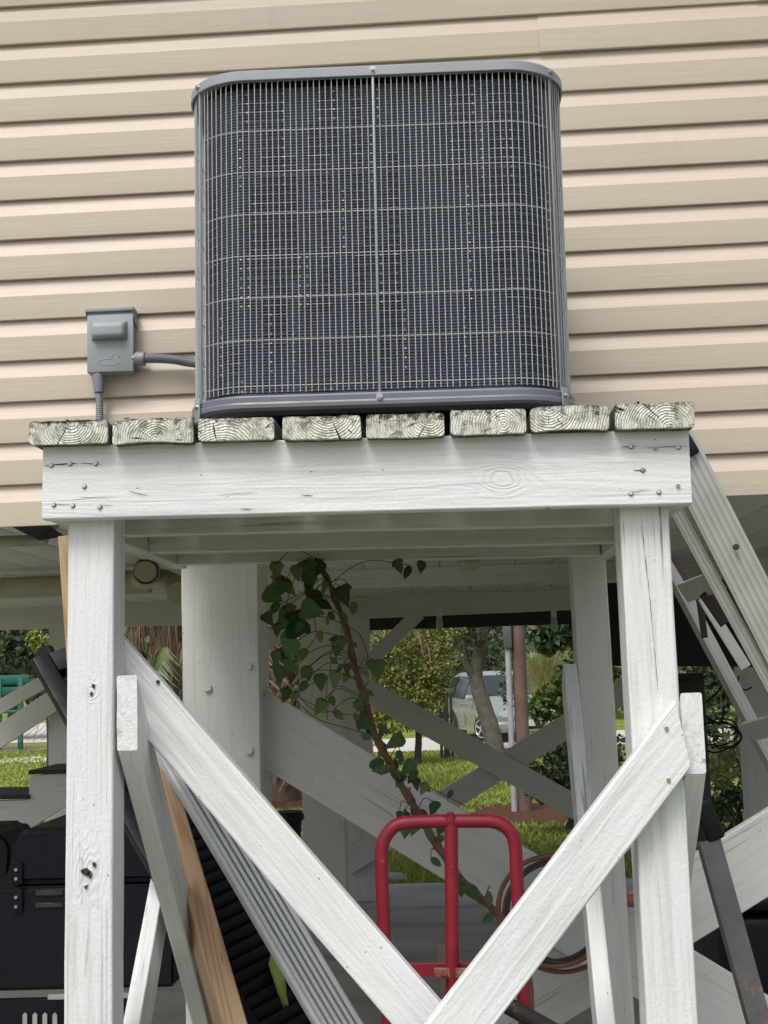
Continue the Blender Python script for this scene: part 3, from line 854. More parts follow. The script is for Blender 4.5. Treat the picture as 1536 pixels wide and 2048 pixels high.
# side braces: end grain faces the camera, run back and down
def side_brace(px, py, Yf, Yb, fall, nrmx, mat=WHITE_R, face_off=0.0, w=0.10):
    a = P(px, py, Yf)
    b = a + Vector((0, Yb-Yf, -fall))
    d = (b-a).normalized()
    # local x runs along the brace; the front end is cut plumb
    M = frame(a, d, (nrmx, 0, 0))
    yax = Vector(M.col[1][:3])
    s = -(yax.y/d.y)
    _ls[0] += 1
    me = lumber_me((b-a).length, w, 0.0385, 0.003, 0.001, s, s, 20, 0, _ls[0])
    return put('brace', me, mat, stand, M)
# left: on the inside face of the left post, front end px 232..275
ENDW = m_paint('white_paint_endgrain', (0.74, 0.76, 0.74), 1.0, 0.3, 0.0, 0.15)
sb1 = side_brace(274.5, 1425, 2.440, 3.55, 1.08, 1, WHITE_R)
sb2 = side_brace(1408, 1466, 2.425, 3.55, 1.20, 1, WHITE_R)
# second diagonals: rise towards the back
a = P(1139, 1328, 3.49); b = P(1213, 2048, 2.62); b = a+(b-a)*1.09
board('brace', a, b, 0.036, 0.092, WHITE_R, stand, nrm=(0, -0.7, 0.7))
a = P(322, 1720, 3.30); b = P(262, 2048, 2.75); b = a+(b-a)*1.35; a = a+(a-b)*0.18
board('brace', a, b, 0.036, 0.092, WHITE_R, stand, nrm=(0, -0.7, 0.7))
# screws
hd = cyl_me(0.0040, 0.003, 14, 0.0037)
rg = cyl_me(0.0046, 0.0012, 14)
def screw(px, py, Y, mat, ring=True):
    p = P(px, py, Y)
    Mr = Matrix.Translation(p) @ Matrix.Rotation(R(90), 4, 'X')
    s_ = put('screw', hd, None, stand, Matrix.Translation(Vector((0, -0.0012, 0))) @ Mr)
    s_.material_slots[0].link = 'OBJECT'; s_.material_slots[0].material = mat
    if ring:
        r_ = put('screw_hole', rg, HOLE, s_, Matrix.Translation(Vector((0.0006, -0.0003, -0.0005))) @ Mr)
hd.materials.append(SCREWP)
for (px, py, b) in ((102, 930, 0), (140, 927, 0), (191, 927, 0), (168, 972, 0), (107, 1009, 0), (145, 1010, 0), (199, 1013, 0),
                    (1261, 893, 0), (1311, 897, 1), (1356, 894, 0), (1285, 940, 2), (1261, 986, 0), (1317, 983, 0), (1356, 972, 1)):
    screw(px, py, FY-0.0006, SCREWB if b else SCREWP, b != 1)
def crack(px0, py0, px1, py1, w_, Y):
    a = P(px0, py0, Y); b = P(px1, py1, Y); n = 9; V = []
    for i in range(n+1):
        t_ = i/n; c_ = a.lerp(b, t_)+Vector((0, 0, 0.0012*mnoise.noise(Vector((px0+i*0.8, py0, 0))))); hw = w_*0.5*math.sin(math.pi*min(1, max(0.02, t_)))**0.6*(0.7+0.6*random.random())
        V += [(c_.x, Y, c_.z-hw), (c_.x, Y, c_.z+hw)]
    put('crack', pyme(V, [(2*i, 2*i+2, 2*i+3, 2*i+1) for i in range(n)]), HOLE, stand)
for (a_, b_, c_, d_, w_) in ((86, 931, 158, 926, .0022), (158, 926, 206, 928, .0012), (98, 1008, 150, 1010, .0010), (196, 1013, 226, 1010, .0008), (256, 982, 300, 992, .0013), (1240, 894, 1275, 892, .0012), (1290, 895, 1378, 892, .0009), (1266, 940, 1294, 941, .0024), (1250, 988, 1300, 978, .0010), (600, 990, 628, 991, .0016), (480, 1018, 506, 1019, .0014), (1090, 1016, 1104, 1018, .0016), (700, 985, 1010, 962, .0006), (430, 990, 520, 984, .0006)):
    crack(a_, b_, c_, d_, w_, FY-0.0016)
for (a_, b_, c_, d_, w_) in ((1283, 1050, 1300, 1200, .0012), (1300, 1200, 1316, 1380, .0009)):
    a = P(a_, b_, 2.4382); b = P(c_, d_, 2.4382); n = 10; V = []
    for i in range(n+1):
        q = a.lerp(b, i/n); hw = w_*0.5*(0.3+random.random()); xo = 0.0015*mnoise.noise(Vector((i*0.7, b_, 2)))
        V += [(q.x+xo-hw, 2.4372, q.z), (q.x+xo+hw, 2.4372, q.z)]
    put('crack', pyme(V, [(2*i, 2*i+1, 2*i+3, 2*i+2) for i in range(n)]), HOLE, stand)
for (px, py) in ((1333, 1457), (1337, 1560)): screw(px, py, 2.3995, SCREWB, False)
for (px, py) in ((316, 1364),): screw(px, py, 2.530, HOLE, False)
# the large loose knot low on the left post, its hollows are flat patches coloured dark as their shade
kn = P(172, 1745, 2.4385)
for (dx, dz, r) in ((0.0, 0.0, 0.0075), (0.007, -0.004, 0.006), (0.016, 0.014, 0.0045), (0.0, -0.026, 0.0035), (0.004, -0.024, 0.002), (-0.006, 0.003, 0.004)):
    V = [];
    for i in range(14):
        an = 2*math.pi*i/14; k = r*(0.75+0.5*random.random())
        V.append((kn.x+dx+k*math.cos(an)*0.8, kn.y-0.0016, kn.z+dz+k*math.sin(an)))
    put('knot_hole', pyme(V, [tuple(range(13, -1, -1))]), HOLE, stand)
for (px, py) in ((183, 1388), (187, 1372)):
    c_ = P(px, py, 2.4378)
    put('knot_hole', pyme([(c_.x+0.0034*math.cos(q)*(.7+.5*random.random()), c_.y, c_.z+0.0045*math.sin(q)*(.7+.5*random.random())) for q in np.linspace(0, -2*np.pi, 11)[:-1]], [tuple(range(10))]), HOLE, stand)
# dead leaf litter caught along the deck edge
lit = []
for i in range(260):
    px = random.choice([random.gauss(820, 50), random.gauss(890, 20), random.uniform(60, 1390), random.gauss(330, 60)])
    j = [e for e in edges if e[0] < px < e[1]]
    if not j: continue
    yy = j[0][2]
    c_ = P(px, yy, 2.38); c_.y += random.uniform(0, 0.06); c_.z += 0.001+random.random()*0.004
    s = random.uniform(0.003, 0.010); d = Vector((random.gauss(0, 1), random.gauss(0, 1), random.gauss(0, .25))).normalized()*s
    e_ = Vector((-d.y, d.x, random.gauss(0, .002)))*0.4
    lit.append([c_-d, c_+e_, c_+d, c_-e_])
lo = put('leaf_litter', tri_me(np.array([[list(v) for v in q] for q in lit])), m_simple('rotted_leaves', (0.055, 0.040, 0.028), 0.9), stand); lo['kind'] = 'stuff'

# ------------------------------------------------------------------ air conditioner
AX0, AX1 = P(382, 500, 2.80).x, P(1131, 500, 2.80).x
ACX = (AX0+AX1)/2; AHW = (AX1-AX0)/2
ACY = 2.70+AHW
ZD = 2.097
ac = thing('air_conditioner', 'grey outdoor air conditioner unit with wire grille on the deck', 'air conditioner', (ACX, ACY, ZD))
ac.rotation_euler = (0, R(0.45), 0)
ACM = Matrix.Translation((ACX, ACY, ZD)) @ Matrix.Rotation(R(0.45), 4, 'Y')
def rrect(hw, r, n=14, step=0.03):
    """rounded square path, starts mid front, runs to +x; (x,y,nx,ny)"""
    out = []
    s = hw-r
    def line(a, b, nx, ny):
        L = math.hypot(b[0]-a[0], b[1]-a[1]); k = max(1, int(L/step))
        for i in range(k): out.append((a[0]+(b[0]-a[0])*i/k, a[1]+(b[1]-a[1])*i/k, nx, ny))
    def arc(cx, cy, a0):
        for i in range(n):
            a = R(a0+90*i/n); out.append((cx+r*math.cos(a), cy+r*math.sin(a), math.cos(a), math.sin(a)))
    line((0, -hw), (s, -hw), 0, -1); arc(s, -s, -90); line((hw, -s), (hw, s), 1, 0); arc(s, s, 0)
    line((s, hw), (-s, hw), 0, 1); arc(-s, s, 90); line((-hw, s), (-hw, -s), -1, 0); arc(-s, -s, 180)
    line((-s, -hw), (0, -hw), 0, -1)
    return out
CR = 0.135
ZT = P(743, 127, 2.69).z-ZD          # top of cover
ZL = P(743, 149, 2.69).z-ZD          # bottom of cover flange
ZG1 = P(745, 153, 2.71).z-ZD         # wire tops
ZG0 = P(755, 780, 2.71).z-ZD         # wire bottoms
ZB1 = P(755, 784, 2.71).z-ZD   # base pan top
def ap(name, me, mat, M=Matrix.Identity(4)): return put(name, me, mat, ac, ACM @ M)
path = rrect(AHW, CR)
# top cover: flange with rolled edge and a crowned top
cover = ap('top_cover', sweep_me(path, [(-0.030, ZL+0.012), (0.001, ZL+0.010), (0.003, ZL), (0.006, ZL), (0.0070, ZL+0.0015), (0.0062, ZT-0.0045), (0.0040, ZT-0.0015), (0.000, ZT), (-0.02, ZT+0.002), (-0.10, ZT+0.006)], True, 22), GREYPAINT)
rim = [(x-nx*0.10, y-ny*0.10, ZT+0.006) for (x, y, nx, ny) in path]
fg = sweep_me(rrect(AHW, CR), [(-0.10, ZT+0.006), (-0.11, ZT+0.012), (-0.13, ZT+0.012)])
ap('fan_ring', fg, GREYDARK)
for k in range(9):
    r_ = 0.03+k*0.034
    c_ = [Vector((r_*math.cos(a), r_*math.sin(a), ZT+0.02+0.02*(1-(r_/0.32)**2))) for a in np.linspace(0, 2*np.pi, 49)[:-1]]
    V, F = tube_data(c_, 0.002, 6, True); ap('fan_guard_ring', pyme(V, F, True), WIRE)
ap('top_plate', pyme([(x-nx*0.13, y-ny*0.13, ZT+0.012) for (x, y, nx, ny) in path], [tuple(range(len(path)))]), BLACKIN)
# inner dark body and finned coil
nr = int((ZG1+0.02-ZG0)/0.0066)
prof = []
for i in range(nr+1):
    z = ZG0-0.03+i*0.0066
    prof += [(-0.0262, z), (-0.0240, z+0.0026), (-0.0240, z+0.0042)]
coil = ap('coil_fins', sweep_me(rrect(AHW, CR, 16, 0.02), prof, True, 20), COIL); coil['kind'] = 'stuff'
ap('inner_shroud', sweep_me(path, [(-0.05, ZG0-0.03), (-0.05, ZT)]), BLACKIN)
# base pan
pan = ap('base_pan', sweep_me(path, [(-0.036, ZB1-0.003), (-0.004, ZB1-0.002), (0.004, ZB1-0.003), (0.0065, ZB1-0.007), (0.0065, ZB1-0.018), (0.0085, ZB1-0.022), (0.0085, ZB1-0.030), (0.003, ZB1-0.036), (-0.03, ZB1-0.037), (-0.05, ZB1-0.036)], True, 25), GREYDARK)
ap('pan_floor', pyme([(x-nx*0.05, y-ny*0.05, ZB1-0.036) for (x, y, nx, ny) in path], [tuple(range(len(path)-1, -1, -1))]), BLACKIN)
for sx_ in (-1, 1):
    for sy_ in (-1, 1):
        ap('foot', box_me(0.09, 0.09, ZB1-0.038, 0.006, 2, (sx_*(AHW-0.17), sy_*(AHW-0.17), (ZB1-0.038)/2)), BLACKP)
ap('foot', box_me(0.20, 0.05, ZB1-0.038, 0.006, 2, (-0.05, -AHW+0.09, (ZB1-0.038)/2)), BLACKP)
# wire grille: uprights 13 mm apart round the front and both sides, eight hoops
full = rrect(AHW, CR, 40, 0.004)
cum = [0.0]
for i in range(1, len(full)): cum.append(cum[-1]+math.hypot(full[i][0]-full[i-1][0], full[i][1]-full[i-1][1]))
per = cum[-1]+math.hypot(full[0][0]-full[-1][0], full[0][1]-full[-1][1])
def at(s):
    s %= per
    i = int(np.searchsorted(cum, s))
    i = min(max(i, 1), len(full)-1); t = (s-cum[i-1])/max(1e-9, cum[i]-cum[i-1])
    return tuple(p+(q-p)*t for p, q in zip(full[i-1], full[i]))
half = 2*AHW-CR*0.43+AHW*0.62
wz = cyl_me(0.00112, ZG1-ZG0, 6, cap=False)
nw = int(half/0.0131)
for i in range(-nw, nw+1):
    if i == 0: continue
    x, y, nx, ny = at(i*0.0131)
    ap('grille_wire', wz, WIRE, Matrix.Translation((x-nx*0.002+random.gauss(0, .0002), y-ny*0.002, (ZG0+ZG1)/2)) @ Matrix.Rotation(random.gauss(0, 0.0012), 4, 'Y'))
wires_z = [P(745, yy, 2.711).z-ZD for yy in (157, 256, 338, 423, 506, 590, 675, 767)]
for z in wires_z:
    V, F = tube_data([(x-nx*0.0035, y-ny*0.0035, z) for (x, y, nx, ny) in rrect(AHW, CR, 20, 0.03)], 0.00108, 6, True)
    ap('grille_hoop', pyme(V, F, True), WIRE)
# straps and corner clips
def strap(s, name='grille_strap', wd=0.0056, z0=None, z1=None, mat=GREYPAINT):
    x, y, nx, ny = at(s)
    z0 = ZB1-0.02 if z0 is None else z0; z1 = ZL+0.004 if z1 is None else z1
    a = math.atan2(ny, nx)
    M = Matrix.Translation((x+nx*0.0022, y+ny*0.0022, (z0+z1)/2)) @ Matrix.Rotation(a, 4, 'Z')
    return ap(name, box_me(0.003, wd, z1-z0, 0.001), mat, M)
strap(0)
xs = lambda px, py: (ACM.inverted() @ P(px, py, 2.75)).x
sR = AHW-CR + CR*R(50); sL = -(AHW-CR + CR*R(52))
for s_ in (sR, sL):
    strap(s_, 'corner_strap', 0.006)
    x, y, nx, ny = at(s_)
    M = Matrix.Translation((x+nx*0.011, y+ny*0.011, ZB1-0.022)) @ Matrix.Rotation(math.atan2(ny, nx), 4, 'Z')
    ap('corner_clip', box_me(0.003, 0.022, 0.052, 0.001), GREYPAINT, M)
sh_ = cyl_me(0.0052, 0.006, 6, None, True, 0.0008); sw_ = cyl_me(0.0075, 0.0015, 16)
def acscrew(s, z, off):
    x, y, nx, ny = at(s)
    a = math.atan2(ny, nx)
    M = Matrix.Translation((x+nx*off, y+ny*off, z)) @ Matrix.Rotation(a, 4, 'Z') @ Matrix.Rotation(R(90), 4, 'Y')
    q = ap('screw', sh_, ZINC, M)
    put('washer', sw_, ZINC, q, ACM @ M @ Matrix.Translation((0, 0, -0.0025)))
for s_ in (0, sR, sL):
    acscrew(s_, (ZT+ZL)/2+0.001, 0.009)
    acscrew(s_, ZB1-0.014, 0.0115 if s_ == 0 else 0.015)
# metal slivers inside the grille: torn foil, and tubing reflections modelled as solid strips
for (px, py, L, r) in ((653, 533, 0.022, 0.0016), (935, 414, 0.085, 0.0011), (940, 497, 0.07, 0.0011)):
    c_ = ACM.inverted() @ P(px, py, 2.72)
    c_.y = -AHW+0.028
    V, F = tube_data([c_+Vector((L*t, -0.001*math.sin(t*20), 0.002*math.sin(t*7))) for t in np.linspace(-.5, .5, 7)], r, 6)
    ap('foil_and_reflection', pyme(V, F, True), ZINC)

# ------------------------------------------------------------------ disconnect box and conduits
BY = WY-0.018
bx = thing('disconnect_box', 'grey metal electrical disconnect box with embossed duck on siding', 'electrical box', P(220, 680, BY))
DB = 0.046
FYB = BY-DB
def bp(x, y, Y=FYB): return P(x, y, Y)
c0 = bp(172, 747); c1 = bp(268, 750); c2 = bp(270, 612); c3 = bp(170, 614)
def rbox(name, pxa, pxb, pyt, pyb, y0, y1, mat, parent, bev=0.003):
    a = P(pxa, pyb, y0); b = P(pxb, pyt, y0)
    return box(name, (a.x, y0, a.z), (b.x, y1, b.z), mat, parent, bev)
rbox('box_body', 174, 265, 617, 746, FYB+0.004, BY, BOXGREY, bx, 0.003)
cover_ = rbox('door', 174.5, 266, 627, 745, FYB, FYB+0.003, BOXGREY, bx, 0.0014)
hood = rbox('hood', 170.5, 266.5, 612, 624, FYB-0.005, BY, BOXGREY, bx, 0.002)
# hood cheeks with the slanted lower end
for px in (171.2, 266.0):
    x = P(px, 640, FYB).x; z1 = P(px, 614, FYB).z; z0 = P(px, 647, FYB).z
    V = []
    for dx in (0, 0.0022):
        V += [(x+dx, FYB-0.005, z1-0.012), (x+dx, BY, z1-0.012), (x+dx, BY, z0-0.004), (x+dx, FYB+0.03, z0+0.002), (x+dx, FYB+0.002, z0+0.022)]
    put('hood_cheek', pyme(V, [(0, 1, 2, 3, 4), (9, 8, 7, 6, 5)]+[(i, 5+i, 5+(i+1) % 5, (i+1) % 5) for i in range(5)]), BOXGREY, bx)
# pressed pull bulge
a = P(183, 681, FYB); b = P(255, 641, FYB)
V = []; F = []; nu, nv = 40, 24
for i in range(nu+1):
    for j in range(nv+1):
        u = -1+2*i/nu; v = -1+2*j/nv
        e = min(1.0, ((1-abs(u))*(b.x-a.x)/2)/0.017); f = min(1.0, ((1-abs(v))*(b.z-a.z)/2)/0.022)
        h = (1-(1-e)**2)**0.5*(1-(1-f)**2)**0.5 if e > 0 and f > 0 else 0.0
        h = h*h*(3-2*h)*0.6+h*0.4
        V.append(((a.x+b.x)/2+u*(b.x-a.x)/2, FYB+0.0006-0.026*h, (a.z+b.z)/2+v*(b.z-a.z)/2-0.004*h))
for i in range(nu):
    for j in range(nv): q = i*(nv+1)+j; F.append((q, q+nv+1, q+nv+2, q+1))
put('pressed_handle', pyme(V, F, True), BOXGREY, bx)
# embossed duck outline
duck = [(272, 820), (300, 806), (345, 790), (400, 779), (440, 782), (458, 772), (445, 758), (462, 737), (485, 720), (512, 724), (527, 745), (553, 752), (520, 768), (500, 772), (515, 792), (545, 818), (525, 838), (490, 850), (420, 854), (350, 854), (310, 850), (275, 826)]
dpts = [P(150+x/6.144, 590+y/6.144, FYB-0.0004) for x, y in duck]
V, F = tube_data(smooth_path(dpts+[dpts[0]], 3), 0.0010, 6)
put('duck_emblem', pyme(V, F, True), m_simple('emblem_edge', (0.42, 0.45, 0.47), 0.45), bx)
# thumb cut-out at the bottom edge
c_ = P(217, 745, FYB)
put('thumb_notch', cyl_me(0.021, 0.004, 24), HOLE, bx, Matrix.Translation((c_.x, FYB+0.0005, c_.z-0.003)) @ Matrix.Diagonal((1, 1, 0.28, 1)) @ Matrix.Rotation(R(90), 4, 'X'))
def ribbed(name, pts, r, mat, parent, pitch=0.004, amp=0.0009, n=12):
    pts = smooth_path(pts, 40)
    L = [0]
    for i in range(1, len(pts)): L.append(L[-1]+(pts[i]-pts[i-1]).length)
    k = int(L[-1]/(pitch/3)); q = []; rr = []
    for i in range(k+1):
        s = L[-1]*i/k; j = min(len(pts)-2, max(0, int(np.searchsorted(L, s))-1)); t = (s-L[j])/max(1e-9, L[j+1]-L[j])
        q.append(pts[j].lerp(pts[j+1], t)); rr.append(r+amp*(0.5 if i % 3 == 0 else -0.5))
    V, F = tube_data(q, rr, n)
    return put(name, auto_smooth(pyme(V, F), 60), mat, parent)
CYD = BY-0.030
cw = thing('conduit_whip', 'dark flexible conduit running from box into the air conditioner', 'conduit', P(300, 716, CYD))
cyl('locknut', P(266, 719, CYD), P(272, 719, CYD), 0.0185, CONN, cw, 8)
cyl('connector', P(271, 718, CYD), P(290, 718, CYD), 0.0205, CONN, cw, 24, bev=0.002)
ribbed('flexible_conduit', [P(288, 717, CYD), P(315, 717, CYD), P(345, 719, CYD), P(375, 724, CYD), P(405, 728, CYD-0.02)], 0.0135, CONDUIT, cw)
cv = thing('conduit_drop', 'grey ribbed conduit dropping from the box behind the deck boards', 'conduit', P(198, 760, CYD))
cyl('connector', P(197, 748, CYD), P(198, 786, CYD), 0.0175, CONN, cv, 24, bev=0.002, r2=0.014)
ribbed('flexible_conduit', [P(198, 784, CYD), P(199, 810, CYD), P(200, 850, CYD), P(200, 900, CYD)], 0.0108, CONN, cv, 0.006, 0.0014)

# ------------------------------------------------------------------ hand truck
HY = 2.75
ht = thing('hand_truck', 'red tubular steel hand truck standing under the timber stand', 'hand truck', G(905, 2600, 0.0) if False else (P(905, 1800, HY).x, HY, 0))
l0 = P(764, 1760, HY); l1 = P(776, 2048, HY)
Lb = ground_line(l0, l1, 0.12); r0 = P(1034, 1760, HY); r1 = P(1050, 2048, HY); Rb = ground_line(r0, r1, 0.12)
arch = [Lb, l1, l0, P(763, 1705, HY), P(769, 1678, HY), P(785, 1656, HY), P(808, 1646, HY), P(860, 1643, HY), P(905, 1642, HY), P(950, 1642, HY), P(985, 1643, HY), P(1009, 1652, HY), P(1025, 1672, HY), P(1031, 1700, HY), r0, r1, Rb]
tube('frame_tube', smooth_path(arch, 5), 0.0140, RED, ht, 14)
cb0 = P(902, 1640, HY); cb1 = P(905, 1945, HY)
cyl('centre_tube', cb0, ground_line(cb0, cb1, 0.15), 0.0142, RED, ht, 16)
cyl('handle_stub', P(901, 1650, HY-0.004), P(901, 1625, HY-0.004), 0.0135, RED, ht, 16, bev=0.006)
a = P(763, 1940, HY+0.012); b = P(1045, 1940, HY+0.012)
board('crossbar', a, b, 0.026, 0.006, RED, ht, bev=0.001, jit=0)
a = P(868, 1946, HY-0.013); b = P(962, 1946, HY-0.013)
board('gusset_plate', a, b, 0.020, 0.004, RUSTY, ht, bev=0.0015, jit=0.0008)
cyl('pivot_bolt', P(888, 1947, HY-0.010), P(888, 1947, HY-0.03), 0.006, RUSTY, ht, 6)
board('crossbar', Vector((Lb.x, HY+0.012, 0.55)), Vector((Rb.x, HY+0.012, 0.55)), 0.03, 0.006, RED, ht, bev=0.001, jit=0)
board('toe_plate', Vector((Lb.x-.02, HY-0.02, 0.02)), Vector((Rb.x+.02, HY-0.02, 0.02)), 0.24, 0.006, RED, ht, nrm=(0, 0, 1), bev=0.001, jit=0)
for x in (Lb.x-0.03, Rb.x+0.03):
    w_ = cyl('wheel', (x-0.03, HY+0.09, 0.125), (x+0.03, HY+0.09, 0.125), 0.125, TYRE, ht, 32, bev=0.02)
    cyl('rim', (x-0.032, HY+0.09, 0.125), (x+0.032, HY+0.09, 0.125), 0.06, RED, w_, 24)
# things behind / against the truck
a = P(882, 1890, 3.0); b = ground_line(a, P(892, 1990, 3.0))
tag(board('wooden_stake', a, b, 0.030, 0.03, m_simple('weathered_grey_wood', (0.17, 0.14, 0.115), 0.85, 0.2, 20, 0.5, 150), None, bev=0.006, jit=0.002), 'short weathered wooden stake behind the hand truck bar', 'stake')
a = P(940, 1950, 2.66); b = P(1130, 2075, 2.66)
ba = thing('black_axle_bar', 'dark rusty angled bar lying across the hand truck', 'bar', a)
cyl('bar', a+Vector((0.02, 0, -0.03)), b, 0.017, m_rust('dark_rusty_iron', (0.02, 0.017, 0.016), 0.5, 0.6, 0.2), ba, 12)
bmx = box_me(0.09, 0.07, 0.06, 0.012, 3)
put('block', bmx, BLACKM, ba, Matrix.Translation(P(985, 1968, 2.68)) @ Matrix.Rotation(R(35), 4, 'Y'))

# copper-brown hose coil hung beyond
hc = thing('hose_coil', 'coiled brown hose hanging right of the red hand truck', 'hose', P(1105, 1815, 3.6))
for i, (r, dx, dz) in enumerate(((0.148, 0, 0), (0.135, 0.012, -0.004), (0.152, 0.02, -0.012), (0.142, -0.006, 0.006), (0.12, 0.03, -0.02))):
    c_ = P(1106, 1822, 3.60+i*0.017)
    pts = [c_+Vector((dx+r*math.cos(a_), 0.004*math.sin(3*a_), dz+r*math.sin(a_)*0.98)) for a_ in np.linspace(0, 2*np.pi, 49)[:-1]]
    tube('hose_loop', pts, 0.0065, COPPER if i % 2 == 0 else m_simple('dark_hose_%d' % i, (0.07, 0.04, 0.03), 0.5), hc, 8, True)
orp = put('orange_cloth', auto_smooth(box_me(0.07, 0.05, 0.035, 0.016, 3)), m_simple('faded_orange', (0.42, 0.13, 0.08), 0.7), None, Matrix.Translation(P(1262, 1801, 3.77)))
tag(orp, 'small faded orange scrap on top of the white cross brace', 'scrap')

# ------------------------------------------------------------------ lumber, shutters and panels leaning behind the left post
def lean(px0, py0, px1, py1, Y0, Y1, zstop=0.0):
    a = P(px0, py0, Y0); b = P(px1, py1, Y1)
    return a, ground_line(a, b, zstop)
a, b = lean(307, 1478, 470, 2048, 3.05, 2.80)
o = board('lumber_board', a, b, 0.052, 0.088, PINE, None, nrm=(0.42, -0.9, 0.0), bev=0.003, seg=26)
tag(o, 'bare tan pine board leaning inside the left post', 'board')
a, b = lean(132, 1071, 163, 1500, 2.62, 2.60)
o = board('lumber_board', a, b, 0.036, 0.088, PINE, None, nrm=(0.0, -1, 0.0), bev=0.003)
tag(o, 'bare pine board whose tip shows left of the left post', 'board')

sh = thing('louvred_shutter', 'black louvred shutter leaning behind the left post', 'shutter', G(560, 2500, 0) if False else P(300, 1700, 3.2))
SA = P(62, 1322, 3.30); SB = P(470, 2048, 2.98)
SB = ground_line(SA, SB, 0.05)
sx = (SB-SA).normalized()
SC = P(118, 1296, 3.55)-P(62, 1322, 3.30)      # the shutter's width direction, seen nearly edge on
sw = (P(592, 2030, 3.10)-P(430, 2040, 3.02)); sw = (sw - sx*sw.dot(sx)).normalized()
sn = sx.cross(sw).normalized()
if sn.y > 0: sn = -sn
SL = (SB-SA).length; SWD = 0.26
def sbx(name, u0, u1, v0, v1, t, mat, off=0.0, tilt=0.0):
    c_ = SA+sx*((u0+u1)/2)+sw*((v0+v1)/2)+sn*off
    M = frame(c_, sx, sn)
    if tilt: M = M @ Matrix.Rotation(tilt, 4, 'Y')
    return put(name, box_me(u1-u0, v1-v0, t, 0.004), mat, sh, M)
sbx('stile', 0, SL, 0, 0.045, 0.03, BLACKP); sbx('stile', 0, SL, SWD-0.045, SWD, 0.03, BLACKP)
sbx('rail', 0, 0.06, 0.047, SWD-0.047, 0.028, BLACKP); sbx('rail', SL-0.06, SL, 0.047, SWD-0.047, 0.028, BLACKP)
sbx('back_panel', 0.06, SL-0.06, 0.046, SWD-0.046, 0.004, BLACKP, -0.012)
u = 0.08
lv = 0
while u < SL-0.09:
    sbx('louvre', u, u+0.030, 0.048, SWD-0.048, 0.006, BLACKP, 0.0, R(28)); u += 0.030

b2 = thing('black_shutter', 'second black shutter edge standing higher behind the first', 'shutter', P(118, 1300, 3.55))
a = P(80, 1300, 3.45); b = ground_line(a, P(480, 2048, 3.2), 0.05)
board('stile', a, b, 0.05, 0.03, BLACKP, b2, nrm=(-0.3, -1, 0.2), jit=0)
a2 = P(125, 1296, 3.50); bb = ground_line(a2, P(545, 2048, 3.25), 0.05)
board('panel', a2, bb, 0.12, 0.012, BLACKP, b2, nrm=(0.35, -1, 0.2), jit=0)

# grey ribbed metal panels
rp = thing('ribbed_panel', 'grey ribbed metal panels leaning behind the left front brace', 'panel', P(500, 1800, 2.85))
RA = P(372, 1537, 2.95); RB = P(678, 2048, 2.80)
RAe = RA+(RA-RB)*0.10; RBe = ground_line(RA, RB, 0.02)
rx = (RBe-RAe).normalized()
wdir = P(726, 2048, 2.83)-P(624, 2048, 2.80); wdir = (wdir-rx*wdir.dot(rx)).normalized()
nn = rx.cross(wdir).normalized()
if nn.y > 0: nn = -nn
def ribpanel(off, width, prof):
    V = []; F = []
    L = (RBe-RAe).length; n = 16; m = len(prof)
    for i in range(n+1):
        tw = 0.004*math.sin(i*0.7)
        wid = width
        for (v, h) in prof: V.append(RAe+rx*(L*i/n)+wdir*(v*wid+off[0])+nn*(h+off[1]+tw))
    for i in range(n):
        for j in range(m-1): F.append((i*m+j, i*m+j+1, (i+1)*m+j+1, (i+1)*m+j))
    me = auto_smooth(pyme(V, F), 25)
    o_ = put('corrugated_sheet', me, PANELG, rp)
    so = o_.modifiers.new('thickness', 'SOLIDIFY'); so.thickness = 0.0015
    return o_
pr = [(0, 0), (0.10, 0.004)]
for kk in range(6):
    v0 = 0.13+kk*0.135
    pr += [(v0, 0.004), (v0+0.018, 0.013), (v0+0.070, 0.013), (v0+0.088, 0.001)]
pr += [(0.95, 0.002), (1.0, -0.006)]
ribpanel((-0.044, 0.0), 0.092, pr)
ribpanel((-0.040, -0.03), 0.088, pr)

# lime-green cloth end hanging between the shutter and the panel
bm = bmesh.new()
lp = [(541, 1910), (556, 1926), (566, 1950), (572, 1990), (578, 2015), (574, 2026), (566, 2020), (556, 1990), (545, 1955), (537, 1930)]
fv = [P(x, y, 3.05) for x, y in lp]; cvv = sum(fv, Vector())/len(fv)
V = [tuple(v) for v in fv]+[(v.x, v.y+0.02, v.z) for v in fv]+[tuple(cvv+Vector((0, -0.012, 0)))]
n = len(lp)
F = [(i, (i+1) % n, 2*n) for i in range(n)]+[(i, n+i, n+(i+1) % n, (i+1) % n) for i in range(n)]+[tuple(range(n, 2*n))]
bm.free()
o = put('lime_cloth', auto_smooth(pyme(V, F), 80), LIME)
tag(o, 'lime green cloth tucked between black shutter and grey panel', 'cloth')

# ------------------------------------------------------------------ barbecue grill, lower left
GY = 4.15
gr = thing('barbecue_grill', 'large black barbecue grill behind the left post', 'grill', P(120, 1900, GY+0.3))
def gpx(name, poly, y0, t, mat, bev=0.006):
    n = len(poly); f = [P(x, y, y0) for x, y in poly]
    bm = bmesh.new()
    fv = [bm.verts.new(v) for v in f]; bv = [bm.verts.new(v+Vector((0, t, 0))) for v in f]
    bm.faces.new(fv[::-1]); bm.faces.new(bv)
    for i in range(n): bm.faces.new((fv[i], fv[(i+1) % n], bv[(i+1) % n], bv[i]))
    bmesh.ops.recalc_face_normals(bm, faces=bm.faces)
    if bev: bmesh.ops.bevel(bm, geom=bm.edges[:], offset=bev, segments=3, affect='EDGES')
    return put(name, auto_smooth(bm2me(bm), 40), mat, gr)
gpx('lid', [(8, 1771), (25, 1678), (45, 1657), (300, 1650), (330, 1680), (340, 1764)], GY, 0.42, BLACKM, 0.02)
